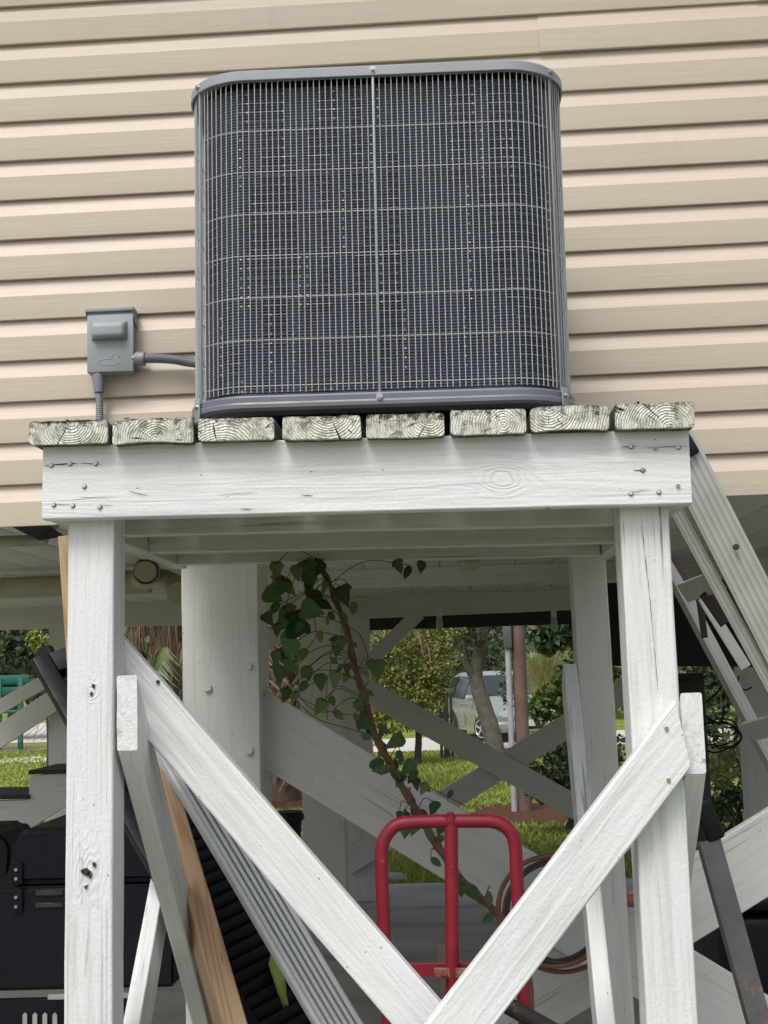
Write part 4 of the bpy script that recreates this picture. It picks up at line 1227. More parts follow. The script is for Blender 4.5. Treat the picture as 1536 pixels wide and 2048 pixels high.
gpx('firebox', [(-60, 1776), (350, 1768), (350, 1975), (-60, 1985)], GY, 0.45, BLACKM, 0.012)
gpx('side_bin', [(-80, 1660), (-6, 1658), (18, 1676), (26, 1700), (20, 1768), (-80, 1772)], GY+0.5, 0.3, BLACKP, 0.02)
for (y0, y1) in ((1725, 1768), (1777, 1825)):
    gpx('hinge_plate', [(26, y1), (44, y1), (44, y0), (26, y0)], GY-0.012, 0.012, BLACKM, 0.002)
for y in (1739, 1757, 1794, 1813):
    q = P(33, y, GY-0.012); cyl('hinge_bolt', q, q-Vector((0, 0.008, 0)), 0.0055, ZINC, gr, 6)
for y in (1787, 1811):
    gpx('air_slot', [(70, y+6), (126, y+4), (126, y-6), (70, y-6)], GY-0.006, 0.006, m_simple('dull_black_%d' % y, (0.03, 0.03, 0.034), 0.4), 0.003)
gpx('shelf', [(-60, 2000), (300, 1992), (300, 2085), (-60, 2090)], GY+0.02, 0.02, BLACKM, 0.004)
for i in range(4):
    x = 45+i*20
    gpx('shelf_slot', [(x, 2060), (x+9, 2060), (x+9, 2030), (x+4.5, 2025), (x, 2030)], GY+0.012, 0.006, m_simple('pale_slot_%d' % i, (0.35, 0.35, 0.33), 0.6), 0)
for x in (-50, 90, 280):
    a = P(x, 2080, GY+0.1); b = Vector((a.x, a.y, 0))
    cyl('leg', a, b, 0.018, BLACKM, gr, 12)
gpx('trim_strip', [(95, 1990), (300, 1986), (300, 1996), (95, 2000)], GY-0.02, 0.015, ALUD, 0.002)

# ------------------------------------------------------------------ step ladder, right
ld = thing('step_ladder', 'aluminium step ladder with ribbed rails leaning beside right post', 'ladder', P(1480, 1300, 3.0))
def rail(p0, p1, Y0, Y1, web, flange, mat, ribs=6, flip=1, nrm=(0, -1, 0), ext=0.25, name='rail', ext0=0.0):
    a = P(p0[0], p0[1], Y0); b = P(p1[0], p1[1], Y1)
    d = b-a; a = a-d*ext0; b = ground_line(a, b, 0.0)
    M = frame(a, b-a, nrm); L = (b-a).length
    prof = []
    k = ribs*4
    for i in range(k+1):
        v = -web/2+web*i/k
        prof.append((v, 0.0016 if (i % 4 == 2) else 0.0))
    prof = [(-web/2, -flange), (-web/2, -0.001)]+prof+[(web/2, -0.001), (web/2, -flange)]
    inner = [(-web/2+0.003, -flange)]+[(-web/2+0.003, -0.003), (web/2-0.003, -0.003)]+[(web/2-0.003, -flange)]
    loop = prof+inner[::-1]
    V = []; F = []; m = len(loop)
    for i in range(2):
        for (v, z) in loop: V.append((i*L, v, z))
    for j in range(m): F.append((j, (j+1) % m, m+(j+1) % m, m+j))
    F.append(tuple(range(m-1, -1, -1))); F.append(tuple(range(m, 2*m)))
    return put(name, auto_smooth(pyme(V, F), 30), mat, ld, M)
LY = 2.80
rail((1389, 953), (1540, 1250), LY, LY+0.02, 0.082, 0.026, ALU, 6, nrm=(-0.15, -1, 0.05), ext0=0.42)
rail((1356, 1026), (1540, 1366), LY+0.035, LY+0.05, 0.027, 0.02, ALU, 3, nrm=(-0.15, -1, 0.05), ext0=0.2)
rail((1352, 1150), (1516, 1462), LY+0.42, LY+0.40, 0.030, 0.024, ALUD, 2, nrm=(0.35, -1, 0.1), ext0=0.25)
rail((1422, 1208), (1560, 1432), LY+0.30, LY+0.28, 0.05, 0.02, ALU, 1, nrm=(0.1, -1, 0.05), ext0=0.2) if False else None
a = P(1405, 1195, LY+0.30); b = P(1492, 1335, LY+0.28)
board('brace_strip', a, b, 0.026, 0.003, ALU, ld, jit=0, bev=0.001)
def step(px0, py0, px1, py1, h=0.05):
    a = P(px0, py0, LY+0.36); b = P(px1, py1, LY+0.10)
    board('step', a, b, h, 0.012, ALU, ld, nrm=(-0.35, -1, -0.25), jit=0, bev=0.002)
step(1364, 1188, 1432, 1164); step(1494, 1466, 1570, 1448)
for (x, y) in ((1384, 1186), (1401, 1179)):
    q = P(x, y, LY+0.17)
board('spreader_bar', P(1399, 1196, LY+0.33), P(1410, 1276, LY+0.37), 0.016, 0.006, SPREAD, ld, jit=0, bev=0.002)
board('spreader_bar', P(1410, 1186, LY+0.20), P(1452, 1247, LY+0.24), 0.028, 0.006, SPREAD, ld, jit=0, bev=0.004)
board('spreader_bar', P(1345, 1110, LY+0.34), P(1375, 1160, LY+0.34), 0.016, 0.006, SPREAD, ld, jit=0, bev=0.002)
q = P(1472, 1094, LY-0.002)
put('rivet', cyl_me(0.0068, 0.006, 18, None, True, 0.0015), SPREAD, ld, Matrix.Translation(q) @ Matrix.Rotation(R(90), 4, 'X'))
cp = P(1381, 886, LY-0.01)
put('top_cap', box_me(0.05, 0.08, 0.05, 0.006), BLACKP, ld, Matrix.Translation(cp+Vector((-0.015, 0.03, -0.01))) @ Matrix.Rotation(R(-28), 4, 'Y'))

# grey steel rail with rust
sr = thing('steel_rail', 'grey steel bar with rust patches leaning at lower right', 'bar', P(1470, 1850, 2.75))
a = P(1420, 1680, 2.75); b = ground_line(a, P(1522, 2048, 2.72), 0.0)
board('channel_face', a, b, 0.046, 0.003, STEEL, sr, nrm=(0.12, -1, 0.1), bev=0.001, jit=0)
M_ = frame(a, b-a, (0.12, -1, 0.1)); yv = Vector(M_.col[1][:3])
if yv.x > 0: yv = -yv
off = yv*0.0235
board('channel_flange', a+off+Vector((0, 0.015, 0)), b+off+Vector((0, 0.015, 0)), 0.03, 0.003, STEEL, sr, nrm=(-1, -0.15, -0.3), bev=0.001, jit=0)
put('end_strap', auto_smooth(box_me(0.04, 0.03, 0.085, 0.008, 3)), BLACKP, sr, Matrix.Translation(P(1416, 1640, 2.76)) @ Matrix.Rotation(R(-20), 4, 'Y'))

# dark storage things under the house, right
tp = thing('dark_void_sheet', 'large flat black sheet filling the dark space under the house at right', 'panel', P(1440, 1250, 6.4))
prism('sheet', [(1215, 1166), (1660, 1150), (1660, 1335), (1215, 1332)], 6.4, 0.03, BLACKP, tp)  # flat black sheet filling the dark void behind the ladder
bn = thing('black_bin', 'black plastic bin behind the leaning steel bar', 'bin', P(1500, 1900, 4.3))
put('bin_body', box_me(0.5, 0.5, 0.75, 0.04, 3), BLACKP, bn, Matrix.Translation((P(1570, 1900, 4.4).x, 4.45, 0.45)))
put('bin_lid', box_me(0.54, 0.54, 0.05, 0.02, 3), BLACKP, bn, Matrix.Translation((P(1570, 1900, 4.4).x, 4.45, 0.86)))
sp = thing('dark_cabinet', 'dark box cabinet standing behind the right post', 'cabinet', P(1385, 1400, 7.0))
box('cabinet_body', (P(1352, 1400, 7.0).x, 7.0, 0.0), (P(1412, 1400, 7.0).x, 7.35, P(1380, 1347, 7.0).z), m_simple('charcoal_cabinet', (0.020, 0.019, 0.021), 0.6), sp, 0.01)
box('cabinet_door', (P(1356, 1400, 7.0).x, 6.985, 0.06), (P(1409, 1400, 7.0).x, 6.999, P(1380, 1360, 7.0).z), m_simple('charcoal_door', (0.026, 0.025, 0.027), 0.55), sp, 0.004)
# bundle of cables
cbk = thing('cable_bundle', 'tangle of black cables hanging beside the dark cabinet', 'cables', P(1430, 1450, 6.6))
for i in range(4):
    c_ = P(1428+random.uniform(-14, 14), 1460+random.uniform(-14, 22), 6.5+i*0.02)
    r_ = random.uniform(0.05, 0.13)
    pts = [c_+Vector((r_*math.cos(t)*1.25, 0.01*math.sin(5*t), r_*math.sin(t)*random.uniform(.6, .75))) for t in np.linspace(random.random()*6, random.random()*2+7.5, 26)]
    tube('cable', smooth_path(pts, 2), 0.0042, BLACKP, cbk, 6)
pts = [P(x, y, 6.5) for x, y in ((1412, 1404), (1432, 1388), (1447, 1366), (1455, 1345))]
tube('cable', smooth_path(pts), 0.005, BLACKP, cbk, 6)
pts = [P(x, y, 6.5) for x, y in ((1478, 1352), (1476, 1372), (1490, 1380), (1504, 1374))]
tube('cable', smooth_path(pts), 0.004, BLACKP, cbk, 6)
cyl('plug', P(1448, 1412, 6.5), P(1446, 1430, 6.5), 0.009, BLACKP, cbk, 10, 0.004)
tube('cable', smooth_path([P(1446, 1430, 6.5), P(1441, 1446, 6.5), P(1424, 1440, 6.5), P(1406, 1430, 6.5)]), 0.005, BLACKP, cbk, 6)
# black planter pot glimpsed behind the left brace
po = thing('black_pot', 'black plastic flowerpot rim glimpsed behind left front brace', 'pot', P(575, 1640, 6.5))
put('pot_body', cyl_me(0.05, 0.22, 24, 0.07), BLACKP, po, Matrix.Translation(P(578, 1668, 6.5)))
put('pot_rim', cyl_me(0.076, 0.03, 24, None, True, 0.004), BLACKP, po, Matrix.Translation(P(578, 1634, 6.5)))

# ------------------------------------------------------------------ vine
vine = thing('climbing_vine', 'green leafy vine with reddish twisted stem climbing under the stand', 'vine', P(1010, 1845, 3.25))
def VY(py): return 3.42-0.16*(py-1130)/710
vp = [(636, 1118), (650, 1150), (668, 1190), (690, 1250), (704, 1310), (721, 1370), (737, 1430), (760, 1490), (787, 1542), (815, 1590), (840, 1636), (875, 1692), (906, 1738), (950, 1785), (1005, 1840), (1045, 1900), (1060, 2000), (1066, 2060)]
base = smooth_path([P(x, y, VY(y)) for x, y in vp], 10)
for kk, (ph, r) in enumerate(((0, 0.0072), (2.6, 0.0052))):
    pts = []; rr = []
    for i, p in enumerate(base):
        a_ = i*0.32+ph; am = 0.0062 if kk else 0.003
        pts.append(p+Vector((am*math.cos(a_), am*math.sin(a_), 0.002*mnoise.noise(Vector((i*.4, kk, 0))))))
        rr.append(r*(0.72+0.5*min(1, i/90.0 if i < 60 else 0.9))*(1+0.16*mnoise.noise(Vector((i*0.9, kk*5, 1)))))
    tube('stem', pts, rr, VSTEM, vine, 8)
def ivy_me(kind):
    if kind == 0:
        half = [(0, 0), (-0.10, 0.12), (-0.16, 0.30), (-0.02, 0.46), (0.16, 0.52), (0.34, 0.44), (0.52, 0.34), (0.74, 0.22), (0.92, 0.09), (1.06, 0)]
    elif kind == 1:
        half = [(0, 0), (-0.14, 0.18), (-0.10, 0.42), (0.10, 0.62), (0.24, 0.66), (0.32, 0.42), (0.52, 0.40), (0.72, 0.28), (0.90, 0.11), (1.10, 0)]
    else:
        half = [(0, 0), (0.03, 0.10), (0.14, 0.22), (0.32, 0.30), (0.5, 0.30), (0.66, 0.25), (0.82, 0.16), (0.93, 0.07), (1.02, 0.0)]
    V = []; F = []
    n = len(half)
    def zz(x, y): return 0.16*abs(y)**1.2 - 0.28*max(0, x-0.35)**2 + 0.03*math.sin(9*x+5*y)
    for (x, y) in half: V.append((x, 0, zz(x, 0)-0.01))
    for s in (1, -1):
        for f in (0.5, 1.0):
            for (x, y) in half: V.append((x, s*y*f, zz(x, y*f)+0.012*math.sin(x*14)*f))
    for si in range(2):
        o1 = n*(1+2*si); o2 = o1+n
        for i in range(n-1):
            q1 = (i, i+1, o1+i+1, o1+i); q2 = (o1+i, o1+i+1, o2+i+1, o2+i)
            F += [q1, q2] if si else [q1[::-1], q2[::-1]]
    return pyme(V, F, True)
LM = [ivy_me(0), ivy_me(1), ivy_me(2)]
for m_ in LM: m_.materials.append(VLEAF)
z8 = lambda x, y: (440+x/3.072, 1060+y/3.072)
z4 = lambda x, y: (500+x/2.477, 1500+y/2.477)
leaves = [(*z8(x, y), s, k) for (x, y, s, k) in (
    (345, 255, 34, 0), (350, 350, 44, 1), (335, 410, 40, 0), (335, 480, 34, 2), (475, 275, 36, 0), (545, 270, 50, 1), (550, 340, 40, 1), (600, 250, 36, 0), (545, 405, 34, 0), (575, 495, 48, 0), (645, 460, 38, 1), (640, 365, 34, 0), (765, 410, 44, 1), (820, 480, 32, 2),
    (685, 530, 24, 2), (765, 535, 26, 2), (430, 545, 50, 1), (455, 620, 52, 1), (480, 560, 46, 0), (365, 595, 40, 0), (430, 740, 44, 0), (440, 690, 44, 1), (615, 655, 30, 2), (722, 725, 42, 0), (695, 670, 20, 2), (828, 705, 18, 2), (512, 770, 24, 0), (345, 800, 32, 0), (362, 900, 42, 0), (420, 860, 36, 1), (400, 780, 34, 1),
    (520, 880, 30, 0), (540, 890, 28, 0), (512, 960, 30, 2), (618, 945, 34, 0), (705, 925, 34, 0), (735, 850, 20, 2), (775, 905, 30, 2), (780, 860, 22, 0), (965, 865, 46, 1), (915, 1000, 28, 2), (400, 1020, 30, 1), (450, 1035, 24, 0), (610, 1095, 36, 0), (690, 1050, 26, 2), (728, 1135, 32, 2), (865, 1095, 30, 0), (880, 1150, 30, 2), (845, 1160, 28, 2), (900, 1200, 30, 0), (855, 1200, 26, 2), (920, 1240, 30, 2),
    (1005, 1222, 34, 2), (900, 1270, 26, 2), (1065, 1310, 40, 0), (990, 1365, 34, 0), (975, 1465, 36, 0), (1105, 1390, 28, 2), (1160, 1455, 44, 2), (1190, 1505, 30, 2), (1085, 1440, 24, 2), (1100, 230, 30, 1), (1150, 260, 32, 2), (1235, 235, 26, 0), (990, 1250, 24, 2), (700, 800, 22, 2), (660, 560, 20, 2))]
leaves += [(*z4(x, y), s, k) for (x, y, s, k) in (
    (640, 100, 38, 0), (738, 155, 30, 0), (745, 40, 34, 2), (800, 90, 46, 2), (800, 140, 30, 2), (825, 175, 26, 0), (860, 195, 28, 2), (875, 190, 22, 0), (800, 245, 30, 2), (812, 297, 28, 2), (770, 395, 36, 0), (812, 395, 30, 0), (890, 415, 34, 2), (925, 465, 32, 0), (940, 400, 26, 0), (922, 555, 30, 2), (1045, 685, 40, 2), (1105, 715, 40, 0), (1185, 738, 34, 2), (1178, 835, 30, 2), (990, 220, 24, 2), (780, 325, 22, 2), (1140, 745, 24, 2))]
for i in range(9):
    leaves.append((random.uniform(535, 635), random.uniform(1138, 1340), random.uniform(24, 42), random.choice((0, 0, 1, 2))))
for i in range(10):
    yy = random.uniform(1380, 1700); kx = float(np.interp(yy, [q[1] for q in vp], [q[0] for q in vp])); leaves.append((kx+random.gauss(0, 22), yy, random.uniform(18, 30), random.choice((0, 2))))
tend = []
for (px, py, s, k) in leaves:
    p = P(px, py, VY(py)-0.02+random.uniform(-0.05, 0.05))
    sc = s*0.92*p.y/FPX
    ang = random.gauss(-90, 32)                     # leaves hang: tip down
    d = Vector((math.cos(R(ang)), random.gauss(0, 0.25), math.sin(R(ang)))).normalized()
    nrm = Vector((random.gauss(0, 0.5), -1, random.uniform(0.0, 0.75)))
    M = frame(p-d*sc*0.5, d, nrm) @ Matrix.Diagonal((sc, sc*random.uniform(0.8, 1.05), sc, 1))
    put('leaf', LM[k], None, vine, M)
    near = min(base, key=lambda q: (q-p).length+max(0, p.z-q.z)*0.3)
    if (near-p).length < 0.22 and random.random() < 0.5:
        a_ = p-d*sc*0.5; mid = (a_+near)/2+Vector((random.gauss(0, .01), random.gauss(0, .01), 0.02+0.08*(near-p).length))
        tend.append([a_, mid, near])
for lst in (((600, 1130), (575, 1200), (570, 1260), (560, 1330), (560, 1400)), ((560, 1300), (575, 1350), (600, 1395), (630, 1420), (655, 1425)), ((660, 1165), (690, 1160), (695, 1200)), ((690, 1250), (720, 1270), (735, 1310), (730, 1330)), ((628, 1230), (632, 1270), (620, 1290), (605, 1305)), ((660, 1345), (665, 1320), (690, 1318)), ((600, 1396), (650, 1420), (700, 1430), (735, 1425)), ((560, 1375), (600, 1410), (640, 1440), (700, 1458), (740, 1470)), ((655, 1355), (652, 1400), (655, 1440)), ((715, 1335), (740, 1335), (760, 1325)), ((780, 1535), (830, 1560), (880, 1585), (930, 1612)), ((860, 1620), (900, 1640), (960, 1630))):
    tend.append([P(x, y, VY(y)-0.005) for x, y in lst])
for q in tend:
    tube('tendril', smooth_path(q, 6), 0.0012, TENDRIL, vine, 5)

# ------------------------------------------------------------------ foliage generators
def leafcloud(blobs, n, size, aspect=0.55, droop=0.3, hollow=0.45, seed=0):
    r_ = np.random.default_rng(seed)
    vols = np.array([b[3]*b[4]*b[5] for b in blobs])**(2/3); vols /= vols.sum()
    Vs = []
    for b, v in zip(blobs, vols):
        k = max(3, int(n*v))
        d = r_.normal(size=(k, 3)); d /= np.linalg.norm(d, axis=1)[:, None]
        rad = hollow+(1-hollow)*r_.random(k)**0.5
        # lumpy outline
        lump = np.array([mnoise.noise(Vector((q[0]*2.3+seed, q[1]*2.3, q[2]*2.3+b[0]))) for q in d])
        rad *= 1+0.60*lump
        c_ = np.array(b[:3])+d*rad[:, None]*np.array(b[3:6])
        keep = np.array([mnoise.noise(Vector((q[0]*1.1/b[3]+seed*2, q[1]*1.1/b[3], q[2]*1.6/b[5]+9))) for q in c_*3]) > -0.22
        c_ = c_[keep]; k = len(c_)
        a = r_.normal(size=(k, 3)); a[:, 2] -= droop; a /= np.linalg.norm(a, axis=1)[:, None]
        t = np.cross(a, r_.normal(size=(k, 3))); t /= np.linalg.norm(t, axis=1)[:, None]
        s = size*r_.uniform(0.55, 1.35, k)[:, None]
        V = np.stack([c_-a*s, c_+t*s*aspect, c_+a*s, c_-t*s*aspect], 1)
        Vs.append(V)
    return tri_me(np.concatenate(Vs))
def limb(name, pts, r0, r1, mat, parent, n=10):
    q = smooth_path(pts, 5); rr = [(r0+(r1-r0)*i/(len(q)-1))*(1+0.10*mnoise.noise(Vector((i*0.6, r0*9, 0)))) for i in range(len(q))]
    return tube(name, q, rr, mat, parent, n)
def tree(name, label, cat, base, blobs, n, size, leafm, barkm=BARKD, trunk_r=0.15, seed=0, group=None, limbs=True, aspect=0.55):
    t = thing(name, label, cat, base, group)
    b0 = Vector(base)
    put('crown', leafcloud(blobs, n, size, aspect, seed=seed), leafm, t)
    if trunk_r:
        top = Vector(blobs[0][:3])
        limb('trunk', [b0, b0.lerp(top, 0.45)+Vector((0.1, 0, 0)), top], trunk_r, trunk_r*0.4, barkm, t)
        if limbs:
            for bl in blobs[1:5]:
                limb('limb', [b0.lerp(top, 0.5), (b0.lerp(top, 0.6)+Vector(bl[:3]))/2+Vector((0, 0, 0.1)), Vector(bl[:3])], trunk_r*0.45, trunk_r*0.15, barkm, t, 7)
    return t
def B(px, py, Y, rpx, rpy=None, ry=None):
    p = P(px, py, Y); k = Y/FPX
    return (p.x, p.y, p.z, rpx*k, (ry if ry else rpx*k), (rpy or rpx)*k)
def base_at(px, Y): p = P(px, 1400, Y); return (p.x, p.y, -0.06)

# yellow-olive bush left of the car
tree('ligustrum_shrub' if False else 'olive_shrub', 'yellowish olive shrub left of the parked car', 'shrub', base_at(830, 24), [B(815, 1350, 24, 66, 76), B(765, 1390, 24, 55, 60), B(866, 1322, 24, 50, 60), B(830, 1280, 24.5, 66, 40), B(750, 1320, 24, 40, 60), B(840, 1415, 23.6, 40, 45), B(780, 1440, 23.8, 50, 30), B(890, 1262, 24.3, 40, 30), B(868, 1385, 24.1, 26, 30), B(800, 1275, 23.5, 24, 40)], 17000, 0.036, L_OLIVE, trunk_r=0.08, seed=1)
# leaning grey tree in front of the car
lt = thing('leaning_tree', 'leaning grey barked tree in front of the parked car', 'tree', tt)
TY = tt.y
limb('trunk', [tt+Vector((0.05, 0, -0.1)), P(985, 1470, TY), P(970, 1420, TY), P(956, 1375, TY), P(952, 1340, TY), P(962, 1290, TY), P(972, 1240, TY), P(985, 1150, TY)], 0.21, 0.10, BARK, lt, 14)
limb('limb', [P(955, 1372, TY), P(938, 1340, TY-.1), P(925, 1312, TY-.2), P(905, 1285, TY-.4), P(880, 1255, TY-.6), P(850, 1200, TY-.6)], 0.085, 0.05, BARK, lt)
limb('limb', [P(953, 1345, TY), P(935, 1325, TY), P(930, 1290, TY+.2), P(945, 1230, TY)], 0.06, 0.03, BARK, lt)
put('crown', leafcloud([B(985, 1270, TY-0.2, 60, 40, 0.6), B(920, 1262, TY-0.2, 40, 26, 0.5), B(1002, 1318, TY, 26, 34, .4), B(938, 1296, TY+.6, 30, 30, .4), B(1014, 1385, TY-.5, 16, 30, .3), B(960, 1200, TY, 160, 50, 1.4)], 4200, 0.062, 0.5, seed=3), L_GLOSS, lt)
# big leafed hanging boughs near the pole
tree('magnolia_tree', 'dark glossy big leafed tree drooping beside the pole', 'tree', base_at(1210, 19), [B(1150, 1150, 19, 100, 70), B(1100, 1275, 18.6, 30, 32), B(1125, 1250, 18.8, 40, 40), B(1085, 1255, 18.6, 24, 24)], 2000, 0.10, L_GLOSS, trunk_r=0.12, seed=4)
# shrubs right of pole
tree('dark_shrub', 'dark green shrub right of the wooden pole', 'shrub', base_at(1110, 20), [B(1110, 1395, 20, 42, 40), B(1150, 1370, 20.5, 45, 60), B(1080, 1420, 20, 24, 28)], 2600, 0.06, L_MID, trunk_r=0.05, seed=6)
tree('low_shrub', 'low dark bush beneath the far cross brace', 'shrub', base_at(1120, 13.5), [B(1120, 1545, 13.5, 62, 60), B(1180, 1530, 13.8, 70, 80), B(1075, 1570, 13.4, 28, 30)], 5200, 0.032, L_DARK, trunk_r=0.04, seed=7)
# pampas grass
pg = thing('pampas_grass', 'tall pale ornamental grass clump behind the pole', 'ornamental grass', base_at(1098, 26))
V = []
for i in range(900):
    ox = random.gauss(0, 13)
    b_ = P(1096+ox, 1385+random.gauss(0, 10), 26)
    L = random.uniform(0.25, 0.95); lean_ = ox*0.022+random.gauss(0, 0.16); dy_ = random.gauss(0, .2)
    q = [b_, b_+Vector((lean_*0.35*L, dy_*.3*L, 0.55*L)), b_+Vector((lean_*1.0*L, dy_*L, 0.93*L)), b_+Vector((lean_*1.9*L+random.gauss(0, .03), dy_*1.4*L, (1.0-0.5*abs(lean_))*L))]
    w_ = 0.0055
    for j in range(3):
        wa = w_*(1-j*0.3); wb = w_*(1-(j+1)*0.3)
        V.append([q[j]-Vector((wa, 0, 0)), q[j]+Vector((wa, 0, 0)), q[j+1]+Vector((wb, 0, 0)), q[j+1]-Vector((wb, 0, 0))])
put('blades', tri_me(np.array([[list(q) for q in v] for v in V])), L_PALE, pg)['kind'] = 'stuff'
# mailbox-like timber post left of the car
mp = thing('gate_post', 'dark weathered timber posts with cap plank beside the parked car', 'fence post', base_at(888, 25.5))
Yp = 25.5
for (x0, x1, y0) in ((876, 882, 1374), (884, 896, 1386), (898, 904, 1388)):
    a = P(x0, y0, Yp); b = P(x1, y0, Yp)
    box('post', (a.x, Yp, -0.06), (b.x, Yp+0.12, a.z), DKWOOD, mp, 0.01)
a = P(871, 1387, Yp-0.03); b = P(908, 1377, Yp-0.03)
box('cap_plank', (a.x, Yp-0.03, a.z), (b.x, Yp+0.18, b.z), m_simple('grey_plank', (0.17, 0.155, 0.14), 0.85), mp, 0.01)
# wooden pole with conduit
wp = thing('utility_pole', 'brown wooden utility pole with grey conduit in the yard', 'utility pole', (pp.x, pp.y, -0.06))
r_ = (P(1068, 1400, pp.y).x-P(1040, 1400, pp.y).x)/2
cyl('pole', (pp.x, pp.y, -0.3), (pp.x+0.02, pp.y, 7.5), r_*1.02, POLEW, wp, 24, r_*0.9)
c0 = G(1033, 1614)
cx_ = pp.x-r_-0.045
cyl('conduit', (cx_, pp.y-0.04, -0.1), (cx_, pp.y-0.04, P(1033, 1297, pp.y).z), 0.036, m_simple('pale_pvc_conduit', (0.42, 0.43, 0.47), 0.5), wp, 16)
box('meter_box', (cx_-0.05, pp.y-0.11, P(1033, 1296, pp.y).z), (cx_+0.05, pp.y+0.03, P(1033, 1235, pp.y).z), m_simple('dull_green_box', (0.10, 0.12, 0.12), 0.6), wp, 0.01)
# stones on the lawn beside the slab
for i, (px, py, w_, h_) in enumerate(((775, 1742, 0.36, 0.10), (735, 1748, 0.20, 0.08))):
    bm = bmesh.new(); bmesh.ops.create_icosphere(bm, subdivisions=3, radius=1)
    for v in bm.verts:
        k = 1+0.22*mnoise.noise(v.co*1.6+Vector((i*7, 0, 0)))
        v.co = Vector((v.co.x*w_*0.5*k, v.co.y*0.12*k, v.co.z*h_*0.5*k))
    g_ = G(px, py+8)
    o = put('garden_stone', bm2me(bm, 'mesh', True), m_simple('pale_stone_%d' % i, (0.33, 0.31, 0.28), 0.9, 0.15, 20, 0.5, 60), None, Matrix.Translation((g_.x, g_.y, -0.03)))
    tag(o, ('wide pale flat stone on the lawn behind slab edge', 'small pale stone left of the wide flat stone')[i], 'stone')

# palm tree with boots and dead fronds
pal = thing('palm_tree', 'palm tree with tan stubby trunk and brown dead fronds', 'palm tree', (pm.x, pm.y, -0.06))
PYm = pm.y
ptop = P(560, 1120, PYm)
limb('trunk', [(pm.x, PYm, -0.1), (pm.x, PYm, 1.2), (pm.x+.03, PYm, ptop.z+0.4)], 0.20, 0.17, m_simple('palm_fibre', (0.11, 0.075, 0.05), 0.9), pal, 14)
bt = box_me(0.07, 0.03, 0.30, 0.01, 1)
for i in range(150):
    a_ = i*2.4; z = 0.1+i*0.024
    M = Matrix.Translation((pm.x+0.215*math.cos(a_), PYm+0.215*math.sin(a_), z)) @ Matrix.Rotation(a_+math.pi/2, 4, 'Z') @ Matrix.Rotation(R(random.gauss(24, 8)), 4, 'X') @ Matrix.Rotation(R(random.choice([-22, 22])), 4, 'Y') @ Matrix.Diagonal((1, 1, random.uniform(.7, 1.2), 1))
    put('boot', bt, BOOT, pal, M)
def frond(o0, azd, el0, L, droop, mat, w=0.5, nl=34, hang=0.0):
    d = Vector((math.cos(R(azd)), math.sin(R(azd)), 0))
    V = []; pts = []
    for i in range(nl+1):
        t = i/nl
        e = R(el0)-droop*t
        pts.append(o0 if i == 0 else pts[-1]+(d*math.cos(e)+Vector((0, 0, math.sin(e))))*(L/nl))
    sd = d.cross(Vector((0, 0, 1)))
    for i in range(5, nl+1):
        p = pts[i]; tn = (pts[i]-pts[i-1]).normalized()
        l = w*(1-0.55*abs(i/nl-0.4))
        for s in (-1, 1):
            tip = p+(sd*s*0.8+tn*0.55).normalized()*l+Vector((0, 0, -0.35*l))+Vector((random.gauss(0, .03), random.gauss(0, .03), random.gauss(0, .03)))
            if hang: tip = p+Vector((random.gauss(0, .10), random.gauss(0, .10), -1.0)).normalized()*l*random.uniform(.5, 1.2)*hang
            V.append([p-tn*0.018, p+tn*0.018, p.lerp(tip, .6)+tn*0.014, tip])
    me = tri_me(np.array([[list(q) for q in v] for v in V]))
    return put('frond', me, mat, pal)
c_ = Vector((pm.x+.03, PYm, ptop.z+0.2))
for i in range(13): frond(c_, 150+i*17+random.gauss(0, 6), random.uniform(-35, -10), random.uniform(2.0, 2.7), random.uniform(0.6, 1.0), STRAW, 0.5)
for i in range(8): frond(c_, -30+i*14, random.uniform(-40, -10), random.uniform(1.6, 2.3), random.uniform(0.6, 1.0), STRAW, 0.5)
for i in range(12): frond(c_+Vector((0, 0, .3)), i*30+random.gauss(0, 8), random.uniform(10, 70), random.uniform(2.0, 2.6), random.uniform(0.8, 1.4), L_MID, 0.5)
# thatch of dead fronds on a second, shorter palm seen left of the near pier
pal2b = G(300, 1600)
PY2 = 15.5
pal = thing('palm_tree', 'short palm with curtain of brown dead fronds left of near pier', 'palm tree', (P(330, 1400, PY2).x, PY2, -0.06))
c_ = P(330, 1215, PY2)
limb('trunk', [(c_.x, PY2, -0.1), (c_.x, PY2, 1.0), (c_.x, PY2, c_.z)], 0.18, 0.15, m_simple('palm_fibre_b', (0.11, 0.075, 0.05), 0.9), pal, 12)
for i in range(24): frond(c_+Vector((0, 0, .25)), i*15+random.gauss(0, 6), random.uniform(-40, 5), random.uniform(1.0, 1.5), random.uniform(0.9, 1.5), STRAW, 0.42, 30, 1.0)
for i in range(4): frond(c_+Vector((0.1, -.2, -.35)), 200+i*20, random.uniform(-50, -30), random.uniform(0.7, 1.0), random.uniform(0.3, 0.8), L_MID, 0.30, 24)

